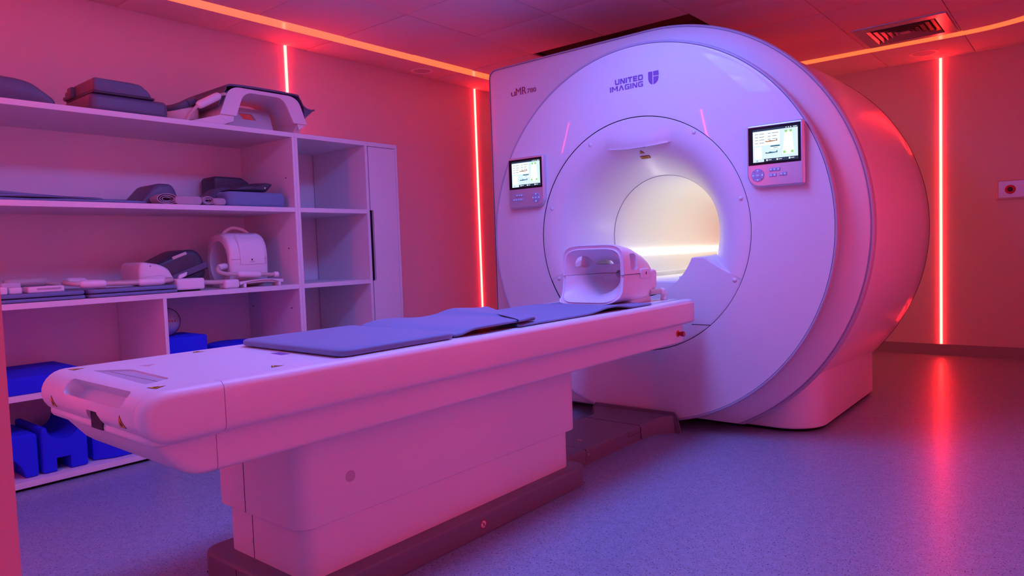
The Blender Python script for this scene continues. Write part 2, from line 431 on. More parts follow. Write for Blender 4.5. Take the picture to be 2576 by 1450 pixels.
loft(bm, [dr(1.0885, 1.1325, .1568, zb=.0395), dr(1.0915, 1.1345, .1582, zb=.0385), dr(1.0925, 1.1352, .1598, zb=.038), dr(1.0925, 1.1352, .162, zb=.038)], cap=False)
mk('trim_seam', bm, 'trimgrey', fl)
# left box part behind the square side
bm = B(); sbox(bm, -1.135, -.55, .21, .95, .036, 2.12, .05, .03); mk('cabinet_side', bm, 'shell', t)
# domed front ring between R2 and R1
def fy(r):   # gentle dome of the glossy cover
    return -.018*max(0, 1-((r-.60)/.39)**2) if r > .6 else -.018
prof = [(.6136, fy(.615)+.008), (.6146, fy(.615))] + [(r, fy(r)) for r in [.63, .68, .73, .78, .83, .88, .92, .95, .965]]
bm = B(); lathe(bm, prof+[(.976, -.0026), (.979, -.002)], 0, ZC, 240)
front = mk('front_cover', bm, 'gloss', t, smooth=50)
bm = B(); lathe(bm, [(.980, .000), (.981, -.002), (.984, -.004), (.988, -.004), (.992, 0), (R1, .006), (R1, .03)], 0, ZC, 240)
mk('rim', bm, 'rimgrey', front, smooth=60)
bm = B(); lathe(bm, [(R1, .03), (R1-.004, .033), (.976, .036), (.974, .10)], 0, ZC, 240); mk('rim_underside', bm, 'groove', front, smooth=60)  # dark colour paints the undercut shadow behind the disc edge
bm = B(); lathe(bm, [(.9775, -.0015), (.979, .004), (.981, -.0015)], 0, ZC, 240); mk('rim_seam', bm, 'seam', front)
# bore funnel ring
RB = .333
def flare(r):
    if r <= RB: return .30
    u = (r-RB)/(.605-RB)
    if u >= 1: return -.015
    # steep at the bore, flat at the rim
    return -.015+.315*(1-u)**2.6*(1-.25*u)
def ring_y(r, x, z):
    ytop = flare(r)
    ax = abs(x)
    # line of the crest of the lower block: level near the bore, falling to the rim
    crest = .901-.60*max(0, ax-.365)
    w = sm(crest-.006, crest+.006, z)
    ylow = -.012
    yy = ylow*(1-w)+ytop*w
    return yy
bm = B(); NT = 1200; rs = [.612, .6105, .606]+[.60-.0045*k for k in range(0, 59)]+[RB]
rings = []
for r in rs:
    ring = []
    for k in range(NT):
        th = 2*PI*k/NT; x = r*math.cos(th); z = ZC+r*math.sin(th)
        y = ring_y(r, x, z)
        if r > .611: y = .004
        elif r > .61: y += .001
        ring.append((x, y, z))
    rings.append(ring)
# inner wall down the bore
for yy in (.302, .31):
    rings.append([((RB-.001)*math.cos(2*PI*k/NT), max(yy, ring_y(RB, RB*math.cos(2*PI*k/NT), ZC+RB*math.sin(2*PI*k/NT))+.002), ZC+(RB-.001)*math.sin(2*PI*k/NT)) for k in range(NT)])
loft(bm, rings, cap=False)
fun = mk('bore_funnel', bm, 'shell', t, smooth=60)
bm = B(); lathe(bm, [(.6118, -.0150), (.6128, -.002), (.6138, -.0160)], 0, ZC, 240); mk('ring_seam', bm, 'seam', fun)
bm = B(); box(bm, .30, .537, -.0135, -.0120, .5585, .5612); mk('panel_seam', bm, 'seam', fun)
# bore tube
bm = B(); lathe(bm, [(RB-.002, .312), (RB-.004, .316), (RB-.004, .95), (RB-.004, 2.02), (RB+.03, 2.06)], 0, ZC, 160); tube_o = mk('bore_tube', bm, 'liner', t)
bm = B(); lathe(bm, [(RB+.03, 2.06), (.52, 2.02), (.56, 1.95), (.60, 1.54)], 0, ZC, 120); mk('rear_cover', bm, 'shell', t)
bm = B(); lathe(bm, [(RB-.0025, .3085), (RB-.0035, .3095), (RB-.0035, .3115), (RB-.0025, .3125)], 0, ZC, 160); mk('bore_seam', bm, 'trimgrey', tube_o)
for sx in (-1, 1):
    bm = B()
    for z0 in (.905,):
        xx = math.sqrt((RB-.006)**2-(ZC-.92)**2)*sx
        loft(bm, [[(xx, y, .907), (xx-sx*.006, y, .909), (xx-sx*.008, y, .932), (xx+sx*.004, y, .936)] for y in (.33, 2.0)])
    mk('bore_light', bm, 'bore', tube_o, label='glowing warm white line along the bore')
bm = B(); sbox(bm, -.245, .245, .02, 2.0, .72, .775, .02, .01, axis='y'); mk('table_track', bm, 'liner', tube_o)
for sx in (-1, 1):
    bm = B(); sbox(bm, *sorted((sx*.235, sx*.21)), .04, 1.55, .77, .80, .004, .004); mk('track_rail', bm, 'liner', tube_o)
# laser hood
def surf(x, z): return ring_y(math.hypot(x, z-ZC), x, z)
bm = B(); rings = []
NX = 28
for i in range(NX+1):
    x = -.195+.39*i/NX+.010; u = (x-.010)/.195; p = max(0, 1-u*u)**1.35
    lip = 1.480+.008*u*u; depth = .047*p
    pr = []
    ztop = 1.60
    for k in range(10):
        z = ztop+(lip-ztop)*k/9; s = (k/9)**1.6
        pr.append((x, surf(x, z)-.0012*p-depth*s, z))
    pr.append((x, surf(x, lip)-depth-.0008, lip-.004*p))
    pr.append((x, surf(x, lip)-depth*.5, lip+.001)); pr.append((x, surf(x, lip)+.004, lip+.006*p))
    pr.append((x, surf(x, ztop)+.03, ztop-.02))
    rings.append(pr)
loft(bm, rings); hood = mk('laser_hood', bm, 'shell', fun, smooth=60)
bm = B(); box(bm, -.03, .05, surf(.01, 1.481)-.045, surf(.01, 1.481)-.03, 1.4745, 1.4795); mk('laser_window', bm, 'trimgrey', fun)
# small screw caps on the funnel ring
for x, z in ((.345, 1.532), (-.283, 1.546), (-.565, 1.20), (.585, 1.178), (-.528, .783), (.545, .774)):
    x *= .965; z = ZC+(z-ZC)*.965; bm = B(); y = surf(x, z); lathe(bm, [(.0105, y+.003), (.0105, y-.002), (.007, y-.006), (.0008, y-.0075)], x, z, 20); mk('screw_cap', bm, 'shell', fun)
# warning labels under the hood
z = 1.455; y = surf(0, z)-.005
u = Vector((0, surf(0, 1.47)-surf(0, 1.43), .04))
bm = B()
poly3(bm, (.0, surf(0,1.461)-.004, 1.461), (1,0,0), u, [(-.014,-.010),(.014,-.010),(0,.014)], .001, 0)
poly3(bm, (.0, surf(0,1.461)-.0052, 1.461), (1,0,0), u, [(-.0105,-.008),(.0105,-.008),(0,.0105)], .001, 1)
poly3(bm, (.0, surf(0,1.461)-.0064, 1.461), (1,0,0), u, [(-.003,-.005),(.003,-.005),(.001,.004),(-.001,.004)], .001, 0)
poly3(bm, (.003, surf(0,1.437)-.005, 1.437), (1,0,0), u, [(-.027,-.011),(.027,-.011),(.027,.011),(-.027,.011)], .001, 0)
poly3(bm, (.003, surf(0,1.437)-.0062, 1.437), (1,0,0), u, [(-.024,-.0085),(.024,-.0085),(.024,.0085),(-.024,.0085)], .001, 1)
for k in range(3): poly3(bm, (.003, surf(0,1.437)-.0074, 1.437), (1,0,0), u, [(-.018,-.005+.004*k),(.018,-.005+.004*k),(.018,-.0035+.004*k),(-.018,-.0035+.004*k)], .0006, 0)
mk('warning_label', bm, ['black', 'yellow'], fun)
# lettering
Yl = fy(.80)-.0012
T_ = .25; LAY = [0]
GL = {'U': (1, [[(0,1),(0,.18),(T_,.24),(T_,1)], [(1-T_,1),(1-T_,.24),(1,.18),(1,1)], [(0,.18),(.14,0),(.86,0),(1,.18),(1-T_,.24),(T_,.24)]]),
 'N': (1.05, [[(0,0),(0,1),(T_,1),(T_,0)], [(1.05-T_,0),(1.05-T_,1),(1.05,1),(1.05,0)], [(0,1),(.34,1),(1.05,0),(.71,0)]]),
 'I': (.27, [[(0,0),(0,1),(.27,1),(.27,0)]]),
 'T': (1, [[(0,.78),(0,1),(1,1),(1,.78)], [(.37,0),(.37,.8),(.63,.8),(.63,0)]]),
 'E': (.92, [[(0,0),(0,1),(T_,1),(T_,0)], [(T_,.79),(T_,1),(.92,1),(.92,.79)], [(T_,.40),(T_,.60),(.84,.60),(.84,.40)], [(T_,0),(T_,.21),(.92,.21),(.92,0)]]),
 'D': (1, [[(0,0),(0,1),(T_,1),(T_,0)], [(T_,.79),(T_,1),(.84,1),(.9,.79)], [(T_,0),(T_,.21),(.9,.21),(.84,0)], [(1-T_,.15),(1-T_,.85),(.84,1),(1,.82),(1,.18),(.84,0)]]),
 'M': (1.3, [[(0,0),(0,1),(T_,1),(T_,0)], [(1.3-T_,0),(1.3-T_,1),(1.3,1),(1.3,0)], [(0,1),(.32,1),(.75,.28),(.55,.28)], [(1.3,1),(.98,1),(.55,.28),(.75,.28)]]),
 'A': (1.15, [[(0,0),(.42,1),(.70,1),(.28,0)], [(1.15,0),(.73,1),(.45,1),(.87,0)]]),
 'G': (1, [[(0,.18),(0,.82),(T_,.78),(T_,.22)], [(0,.82),(.14,1),(1,1),(1,.79),(T_,.78)], [(0,.18),(.14,0),(1,0),(1,.21),(T_,.22)], [(1-T_,.1),(1-T_,.55),(1,.55),(1,.1)], [(.5,.37),(.5,.56),(1,.56),(1,.37)]])}
def blockword(word, x0, z0_, w, h, lab):
    bm = B(); gap = .17; tot = sum(GL[c][0] for c in word)+gap*(len(word)-1); k = w/tot; x = x0
    for c in word:
        for P in GL[c][1]: LAY[0] += 1; poly3(bm, (x, Yl-.00002*(LAY[0] % 40), z0_), (1,0,0), (0,0,1), [(a*k, b*h) for a, b in P], .0004)
        x += (GL[c][0]+gap)*k
    mk('maker_lettering', bm, 'logo', front, label=lab)
blockword('UNITED', -.106, 1.8195, .166, .0275, 'purple lettering UNITED on the front cover')
blockword('IMAGING', -.138, 1.785, .198, .0275, 'purple lettering IMAGING on the front cover')
bm = B(); Z = (.120, Yl, 1.818)
poly3(bm, Z, (1,0,0), (0,0,1), [(-.029,.033),(-.006,.033),(-.006,-.033),(-.016,-.029),(-.025,-.018),(-.029,-.003)])
poly3(bm, Z, (1,0,0), (0,0,1), [(.000,.033),(.029,.033),(.029,.012),(.000,.012)])
poly3(bm, Z, (1,0,0), (0,0,1), [(.000,.006),(.029,.006),(.029,-.003),(.025,-.017),(.014,-.028),(.000,-.034)])
mk('shield_emblem', bm, 'logo', front, label='purple shield emblem on the front cover')
textmesh('model_lettering', 'u', .04, (-.950, .1475, 1.921), (1,0,0), (0,0,1), 'logored', fl, fw=.034, fh=.026, label='dark red letter u')
textmesh('model_lettering', 'MR', .04, (-.911, .1475, 1.921), (1,0,0), (0,0,1), 'logored', fl, fw=.082, fh=.044, label='dark red letters MR')
textmesh('model_lettering', '780', .04, (-.822, .1475, 1.921), (1,0,0), (0,0,1), 'logored', fl, fw=.068, fh=.027, label='dark red number 780')

# control panels (kept as parts: they are fixed on the cover)
def console(x0, x1, z0, z1, mirror, lab, body_m):
    yf = -.046; n = 8
    def outline(d):
        r = .012; R = .062
        rad = [r, r, R if not mirror else r, r if not mirror else R]   # TR, TL, BL, BR
        out = []
        for (ca, cb, t0), rr_ in zip(((x1, z1, 0), (x0, z1, 90), (x0, z0, 180), (x1, z0, 270)), rad):
            q_ = max(rr_-d, .002); sxn = -1 if ca == x1 else 1; szn = -1 if cb == z1 else 1
            cx_ = ca+sxn*(d+q_); cz_ = cb+szn*(d+q_)
            for k in range(n+1):
                th = math.radians(t0+90*k/n); out.append((cx_+q_*math.cos(th), cz_+q_*math.sin(th)))
        return out
    bm = B(); loft(bm, [[(x, y, z) for x, z in outline(d)] for d, y in ((.006, -.008), (.003, -.012), (0, -.022), (0, -.036), (.002, -.042), (.006, -.0455), (.009, yf))])
    c = mk('control_panel', bm, body_m, t, label=lab)
    sx0, sx1, sz0, sz1 = x0+.010, x1-.012, z1-.185, z1-.012
    bm = B(); box(bm, sx0, sx1, yf-.0015, yf+.001, sz0, sz1, 0)
    W = sx1-sx0; Hh = sz1-sz0
    def rc(a0, a1, b0, b1, mi, lay=0):
        y = yf-.0018-.0004*lay
        box(bm, sx0+.022+(W-.034)*a0, sx0+.022+(W-.034)*a1, y-.0003, y, sz0+.012+(Hh-.024)*b0, sz0+.012+(Hh-.024)*b1, mi)
    rc(0, 1, 0, 1, 1); rc(0, 1, .94, 1, 4, 1); rc(.02, .60, .50, .92, 2, 1)
    for r_ in range(4):
        rc(.05, .12, .84-.09*r_, .86-.09*r_, 3, 2); rc(.15, .26, .84-.09*r_, .86-.09*r_, 3, 2)
        if r_ < 3: rc(.34, .41, .84-.09*r_, .86-.09*r_, 3, 2); rc(.44, .54 if r_ else .58, .84-.09*r_, .86-.09*r_, 3, 2)
    rc(.04, .20, .10, .46, 2, 1); rc(.40, .61, .37, .47, 2, 1); rc(.40, .61, .43, .47, 5, 2); rc(.46, .56, .39, .41, 3, 2)
    def fig(cx_, cz_, col, k):
        P = [(-.14,.00),(-.13,.025),(-.10,.022),(-.085,.01),(-.03,.035),(.02,.022),(.10,.018),(.125,.055),(.135,.05),(.135,.0),(.0,-.008),(-.06,-.01),(-.10,-.01)]
        y = yf-.0030
        loft(bm, [[(sx0+.022+(W-.034)*(cx_+a*k), yy, sz0+.012+(Hh-.024)*(cz_+b*1.2)) for a, b in P] for yy in (y-.0004, y)], mi=col)
    fig(.42, .60, 7, 1); fig(.42, .25, 5, 1); rc(.38, .45, .595, .615, 0, 3)
    for hx in (.68,):   # tapered couch icon
        y = yf-.0022
        loft(bm, [[(sx0+.022+(W-.034)*a, yy, sz0+.012+(Hh-.024)*b) for a, b in ((.66,.18),(.92,.18),(.87,.88),(.72,.88))] for yy in (y-.0003, y)], mi=2)
    for a0, b0 in ((.68, .20), (.85, .20), (.72, .82), (.82, .82)):
        rc(a0, a0+.055, b0, b0+.07, 6, 2)
    rc(.25, 1, 0, .085, 4, 1)
    for a0 in (.30, .53, .80): rc(a0, a0+.035, .02, .065, 2, 2); rc(a0+.05, a0+.12, .035, .05, 2, 2)
    rc(.08, .11, .02, .055, 3, 1); rc(.74, .76, .955, .98, 2, 2); rc(.79, .81, .955, .98, 2, 2); rc(.84, .86, .955, .98, 2, 2); rc(.90, .98, .96, .975, 2, 2)
    mk('screen', bm, ['black', 'scr_bg', 'scr_bg2', 'scr_line', 'scr_dark', 'scr_teal', 'scr_green', 'scr_skin'], c)
    # round pad
    px = x0+.052 if not mirror else x1-.058
    pz = z0+.056
    bm = B(); lathe(bm, [(.0008, yf-.0035), (.028, yf-.0035), (.0295, yf-.002), (.0295, yf+.001)], px, pz, 36); p = mk('round_pad', bm, 'button', c)
    bm = B(); lathe(bm, [(.0008, yf-.0052), (.012, yf-.0050), (.0135, yf-.003)], px, pz, 28); mk('centre_key', bm, 'button', c)
    bm = B()
    for k in range(4):
        th = PI/4+PI/2*k; a = Vector((px+.0145*math.cos(th), yf-.0037, pz+.0145*math.sin(th))); b = Vector((px+.0285*math.cos(th), yf-.0037, pz+.0285*math.sin(th)))
        tube(bm, [a, b], .0005, 4, 0)
    for th in (0, PI/2, PI, -PI/2):
        cx_ = px+.021*math.cos(th); cz_ = pz+.021*math.sin(th)
        box(bm, cx_-.0032, cx_+.0032, yf-.0042, yf-.0036, cz_-.0008, cz_+.0008, 1)
        box(bm, cx_-.0008, cx_+.0008, yf-.0042, yf-.0036, cz_-.0028, cz_+.0028, 1)
    box(bm, px-.005, px+.005, yf-.0058, yf-.0052, pz-.001, pz+.001, 1)
    mk('pad_marks', bm, ['seam', 'icon'], c)
    kx = x0+.105 if not mirror else x0+.058
    rows = ((kx, pz+.0125, 3), (kx, pz-.0125, 2), (kx+.046, pz-.011, 2)) if not mirror else ((kx, pz+.0125, 3), (kx-.024, pz-.0125, 2), (kx+.014, pz-.0125, 2))
    for rx, rz, nn in rows:
        for k in range(nn):
            bm = B(); xx = rx+.0165*k; sbox(bm, xx, xx+.0158, yf-.0035, yf+.001, rz, rz+.0155, .0015, .001, axis='y', n=2, ne=2); ky = mk('key', bm, 'button', c)
            bm = B(); box(bm, xx+.0045, xx+.0115, yf-.0042, yf-.0036, rz+.007, rz+.0088); mk('key_mark', bm, 'icon', c)
console(.607, .865, 1.214, 1.502, False, 'right control panel with bright screen and keys on the cover', 'pane')
console(-.838, -.574, 1.209, 1.507, True, 'left control panel with screen and keys on the cover', 'pane')

# ================================================================== PATIENT TABLE
TX0, TX1, TZ0, TZ1 = -.265, .367, .582, .697
t = T = thing('patient_table', 'long white patient table running from foreground into the scanner bore', 'patient table', (0, -1.5, 0))
NR = .058
def nose(y0, y1, z0, z1, d, n=14, rn=NR, rt=.018):
    """side profile with a round foot end; points (y, z) inset by d"""
    out = []
    zc = (z0+z1)/2; r = (z1-z0)/2-d
    for k in range(n+1):
        th = PI/2+PI*k/n; out.append((y0+(z1-z0)/2*1.05+1.05*r*math.cos(th), zc+r*math.sin(th)))
    out.append((y1, z0+d)); out.append((y1, z1-d))
    return out
def side_loft(bm, prof, x0, x1, re0, re1, ne=6):
    rings = []
    for k in range(ne+1):
        th = PI/2*k/ne; rings.append((re0*(1-math.sin(th)), x0+re0*(1-math.cos(th))))
    for k in range(ne+1):
        th = PI/2*(1-k/ne); rings.append((re1*(1-math.sin(th)), x1-re1*(1-math.cos(th))))
    loft(bm, [[(x, y, z) for y, z in prof(d)] for d, x in rings])
YT0, YT1 = -2.697, -.124
XS = .318                       # seam between the deck and the right rail
for nm, x0, x1, r0, r1 in (('right', XS+.0012, TX1, .004, .020),):
    bm = B(); side_loft(bm, lambda d: nose(YT0, -2.5208, TZ0, TZ1, d), x0, x1, r0, r1)
    mk('end_cap', bm, 'table', t, smooth=50)
    bm = B()
    def pr_(d): return [(YT1-.004, TZ0+d), (YT1, TZ0+.01), (YT1, TZ1-.012), (YT1-.004, TZ1-d), (-2.5192, TZ1-d), (-2.5192, TZ0+d)]
    side_loft(bm, pr_, x0, x1, r0, r1); mk('side_rail', bm, 'table', t, smooth=50)
# deck with recesses
bm = B(); side_loft(bm, lambda d: nose(YT0+.003, YT1, TZ0+.0, TZ1-.0015, d), TX0, XS-.0028, .030, .003)
deck = mk('deck', bm, 'table', t, smooth=45)
def c_handle(bm):   # grip recess in the rounded foot end
    c = Vector((.078, -2.676, .668))
    n_ = Vector((0, -.75, .66)).normalized(); u_ = Vector((1, 0, 0)); v_ = n_.cross(u_); v_ = -v_ if v_.z < 0 else v_
    rings = []
    for h, k in ((.06, 1.25), (.004, 1.0), (-.03, .80)):
        rings.append([c+n_*h+u_*a*k**.3+v_*b*k for a, b in rr(-.170, .170, -.021, .021, .012, 4)])
    loft(bm, rings)
def c_slot(bm): loft(bm, [[(x, y, .555), (x, y, .618), (x+kx, y, .632)]+[(x2-kx, y, .632), (x2, y, .618), (x2+.02, y, .555)] for x, x2, kx, y in ((.050, .122, .008, -2.76), (.050, .122, .008, -2.662))])
def c_pocket(bm):
    loft(bm, [[(-.115,-2.612,z),(.225,-2.630,z),(.228,-2.622,z),(.200,-2.566,z),(.186,-2.560,z),(-.03,-2.550,z),(-.045,-2.554,z)] for z in (TZ1-.006, TZ1+.02)])
def c_tri(bm): loft(bm, [[(-.085, -2.515, z), (-.045, -2.505, z), (-.075, -2.475, z)] for z in (TZ1-.012, TZ1+.02)])
boolean(deck, [c_handle]); boolean(deck, [c_slot]); boolean(deck, [c_pocket]); boolean(deck, [c_tri])
boolean(deck, [lambda bm: box(bm, -.20, .286, -1.74, -.47, TZ1-.030, TZ1+.02)])
bm = B(); box(bm, -.199, .285, -1.739, -.471, TZ1-.0298, TZ1-.024); mk('pad_gap_shade', bm, 'black', deck, label='black plate standing in for shade under the thin pads')  # black plate in the trough, added to darken the gap under the pads
bm = B(); loft(bm, [[(-.112,-2.6105,z),(.224,-2.6275,z),(.197,-2.5665,z),(-.040,-2.5525,z)] for z in (TZ1-.0065, TZ1-.0055)]); mk('pocket_pad', bm, 'tabin', deck)
bm = B(); box(bm, -.075, .205, -2.588, -2.5868, TZ1-.0056, TZ1-.0052); mk('pocket_seam', bm, 'seam', deck)
bm = B(); box(bm, .0545, .1185, -2.6835, -2.6622, .588, .6285); mk('slot_shade', bm, 'seam', deck)  # dark block stands in for the shade inside the slot
# thin joints seen along the deck
bm = B(); box(bm, XS-.0030, XS+.0012, -2.60, YT1, TZ1-.012, TZ1-.0035); mk('deck_joint', bm, 'seam', t)
bm = B()
for x in (.290, .302): box(bm, x, x+.0016, -2.16, YT1+.002, TZ1-.0014, TZ1-.0010)
mk('rail_groove', bm, 'seam', deck)
# lip under the foot flap
bm = B(); side_loft(bm, lambda d: nose(YT0+.016, -2.50, TZ0-.006, TZ0+.030, d, n=8), TX0+.035, XS+.03, .012, .012); mk('lower_lip', bm, 'table', t, smooth=50)
# hull below
def hull(d):
    return [(-.128-d, .486+d), (-.128-d, .590), (-2.655+d*.6, .590), (-2.655+d*.6, .572), (-2.60+d, .510+d), (-2.585+d, .497+d), (-2.565+d, .489+d), (-2.545, .486+d)]
def hull2(d, ys):
    a, b = ys
    if a < -2.53: return [(b, .486+d), (b, .590), (-2.655+d, .590), (-2.655+d, .572), (-2.610+d, .515+d), (-2.590+d, .499+d), (-2.570+d*.6, .490+d), (-2.548, .486+d)]
    return [(b, .486+d), (b, .590), (a, .590), (a, .486+d)]
for ys in ((-2.655, -2.5208), (-2.5192, -.150)):
    bm = B(); side_loft(bm, lambda d: hull2(d, ys), -.228, .318, .030, .014); mk('under_frame', bm, 'table', t, smooth=50)
bm = B(); lathe(bm, [(.001,0),(.01,0)], 0, 0, 8); bm.free()
# emergency knob
s = thing
bm = B(); rings = [[(x, -.205+r*math.cos(2*PI*k/20), .535+r*math.sin(2*PI*k/20)) for k in range(20)] for x, r in ((.317, .016), (.321, .016), (.323, .014))]; loft(bm, rings); kn = mk('stop_button', bm, 'orange', t, label='red stop button with orange collar')
bm = B(); rings = [[(x, -.205+r*math.cos(2*PI*k/20), .535+r*math.sin(2*PI*k/20)) for k in range(20)] for x, r in ((.323, .009), (.332, .009), (.338, .0125), (.350, .0125), (.352, .011))]; loft(bm, rings); mk('button_cap', bm, 'redknob', kn)
# columns
bm = B(); sbox(bm, -.240, .217, -2.252, -.925, .222, .50, .055, .003, n=10, ends=(1, 0)); up = mk('column_upper', bm, 'table', t, smooth=50)
bm = B(); box(bm, -.0605, -.0585, -2.2528, -2.2518, .224, .486); mk('column_seam', bm, 'seam', up)
bm = B(); sbox(bm, -.214, .211, -2.232, -.975, .07, .24, .05, .002, n=10, ends=(0, 0)); lo = mk('column_lower', bm, 'table', t, smooth=50)
bm = B(); box(bm, -.0605, -.0585, -2.2328, -2.2318, .076, .222); mk('column_seam', bm, 'seam', lo)
bm = B(); disc(bm, (.2172, -2.08, .335), .017, (1, 0, 0), 24, th=.0006, ry=.017); mk('cover_plug', bm, 'tabin', up)
bm = B(); disc(bm, (-.07, -2.2322, .13), .006, (0, -1, 0), 16, th=.002); mk('screw_cap', bm, 'table', lo)
bm = B(); sbox(bm, -.272, .262, -2.292, -.925, .002, .078, .055, .012, n=8, ends=(0, 1)); ba = mk('base', bm, 'base', t, smooth=50)
bm = B(); box(bm, -.262, .250, -2.28, -.94, 0, .003); mk('base_foot', bm, 'black', t)
bm = B(); box(bm, -.0605, -.0585, -2.2928, -2.2916, .006, .066); mk('base_seam', bm, 'seam', ba)
# round no-standing sign on the base
def nosign(name, c, s_, u_, par, r=.014, lab=None):
    bm = B()
    poly3(bm, c, s_, u_, [(r*math.cos(2*PI*k/24), r*math.sin(2*PI*k/24)) for k in range(24)], .0006, 0)
    nv = Vector(s_).normalized().cross(Vector(u_).normalized()); c2 = Vector(c)+nv*.0006
    poly3(bm, c2, s_, u_, [(r*.78*math.cos(2*PI*k/24), r*.78*math.sin(2*PI*k/24)) for k in range(24)], .0004, 1)
    c3 = c2+nv*.0004; q_ = r/.014
    for pts in ([(-.0012,.0025),(.0018,.0025),(.0022,-.002),(-.0012,-.002)], [(-.001,.0035),(.0012,.0035),(.0012,.006),(-.001,.006)], [(-.003,-.008),(-.0015,-.008),(.0005,-.002),(-.0012,-.002)], [(.001,-.002),(.0022,-.002),(.0032,-.0075),(.002,-.0075)], [(.0018,.0022),(.0052,-.001),(.0045,-.002),(.0015,.0005)]):
        poly3(bm, c3, s_, u_, [(a*q_, b*q_) for a, b in pts], .0004, 2)
    c4 = c3+nv*.0004; poly3(bm, c4, s_, u_, [(-.0095*q_, .0075*q_), (-.0078*q_, .0092*q_), (.0095*q_, -.0075*q_), (.0078*q_, -.0092*q_)], .0004, 0)
    return mk(name, bm, ['redmark', 'whitepaint', 'black'], par, label=lab)
nosign('floor_load_sign', (.2622, -1.575, .038), (0,1,0), (0,0,1), ba, .015, 'round red prohibition sign on the grey base')
# triangular warning stickers
from mathutils.bvhtree import BVHTree
dk_ = B(); dk_.from_mesh(deck.data); DK = BVHTree.FromBMesh(dk_); DOFF = wloc(deck)
def tri(c, s_, u_, k=1, nm='warning_sticker'):
    bm = B(); r = .020*k; c = Vector(c); s_ = Vector(s_).normalized(); u_ = Vector(u_).normalized(); nv = s_.cross(u_)
    for lv, mi, pts in ((0, 0, [(-r, -.6*r), (r, -.6*r), (0, r*1.05)]), (1, 1, [(-r*.80, -.5*r), (r*.80, -.5*r), (0, r*.82)]), (2, 0, [(-.35*r, -.30*r), (.30*r, -.36*r), (.35*r, -.1*r), (.05*r, .35*r), (-.08*r, .3*r)])):
        # fine triangulated patch
        cen = (sum(p[0] for p in pts)/len(pts), sum(p[1] for p in pts)/len(pts)); N = len(pts); K = 6
        for i in range(N):
            p, q_ = pts[i], pts[(i+1) % N]
            rows = [[(cen[0]+((p[0]*(1-j/max(1, m))+q_[0]*j/max(1, m))-cen[0])*m/K, cen[1]+((p[1]*(1-j/max(1, m))+q_[1]*j/max(1, m))-cen[1])*m/K) for j in range(m+1)] for m in range(K+1)]
            V = []
            for row in rows:
                vr = []
                for a, b in row:
                    P = c+s_*a+u_*b; hit = DK.ray_cast(P+nv*.03-DOFF, -nv, .08)
                    if hit[0] is None: hit = DK.find_nearest(P-DOFF)
                    vr.append(bm.verts.new(hit[0]+DOFF+nv*(.0004+.0004*lv)))
                V.append(vr)
            for m in range(K):
                for j in range(m+1):
                    f = bm.faces.new((V[m][j], V[m+1][j], V[m+1][j+1])); f.material_index = mi
                    if j < m: f = bm.faces.new((V[m][j], V[m+1][j+1], V[m][j+1])); f.material_index = mi
    mk(nm, bm, ['black', 'yellow'], t)
tri((-.185, -2.628, TZ1+.0005), (1, .1, 0), (0, 1, .12), .95)
tri((.290, -2.632, TZ1+.0003), (1, .1, 0), (0, 1, .12), .95)
nn = Vector((0, -.93, -.36)); uu = Vector((0, -.36, .93))
tri((-.165, -2.694, .622), (1, 0, 0), (0, -.25, 1), .95)
tri((.245, -2.694, .622), (1, 0, 0), (0, -.25, 1), .95)
tri((-.20, -2.30, TZ1-.001), (0, 1, 0), (-1, 0, 0), .9)
tri((.275, -2.335, TZ1-.001), (0, 1, 0), (-1, 0, 0), .9)
bm = B(); loft(bm, [[(.05,-2.21,z),(.11,-2.215,z),(.115,-2.19,z),(.055,-2.185,z)] for z in (TZ1-.0012, TZ1-.0008)]); mk('paper_label', bm, 'logo', t)

# grey floor duct between table and scanner
t = thing('floor_cable_duct', 'low grey floor cover joining the table base to the scanner', 'floor cover', (0, -.45, 0))
bm = B(); sbox(bm, -.21, .128, -.925, -.24, 0, .070, .02, .010, n=5, ends=(0, 1)); d = mk('duct_cover', bm, 'base', t, smooth=50)
bm = B()
def sec(y, hw0, hw1, z1): return [(hw0, y, 0), (hw1, y, 0), (hw1-.004, y, z1-.012), (hw1-.014, y, z1), (hw0+.014, y, z1), (hw0+.004, y, z1-.012)]
loft(bm, [sec(-.2395, -.21, .128, .070), sec(-.19, -.211, .130, .072), sec(-.15, -.218, .138, .076), sec(-.115, -.235, .155, .081), sec(-.085, -.255, .180, .086), sec(-.062, -.27, .205, .089), sec(-.052, -.275, .212, .090)]); mk('duct_flare', bm, 'base', t, smooth=50)
bm = B()
for y, e in ((-.0515, 0), (-.041, .009)):
    loft(bm, [[(-.290-e, yy, 0), (.232+e, yy, 0), (.212+e, yy, .074+e), (.196+e, yy, .094+e), (-.262-e, yy, .094+e), (-.278-e, yy, .074+e)] for yy in (y, y+.0095)])
mk('duct_collar', bm, 'base', t)
bm = B()
for k in range(2): pass
box(bm, -.20, .1285, -.7415, -.7400, .01, .0703); box(bm, .1272, .1286, -.37, -.255, .040, .0414); box(bm, .1272, .1286, -.3714, -.37, .040, .068); box(bm, .1272, .1286, -.255, -.2536, .040, .068)
mk('duct_seam', bm, 'seam', d)
bm = B(); disc(bm, (.1275, -.725, .045), .005, (1, 0, 0), 14, th=.004); mk('duct_screw', bm, 'metal', d)
nosign('step_mark', (.02, -.63, .0702), (1, 0, 0), (0, 1, 0), d, .013)

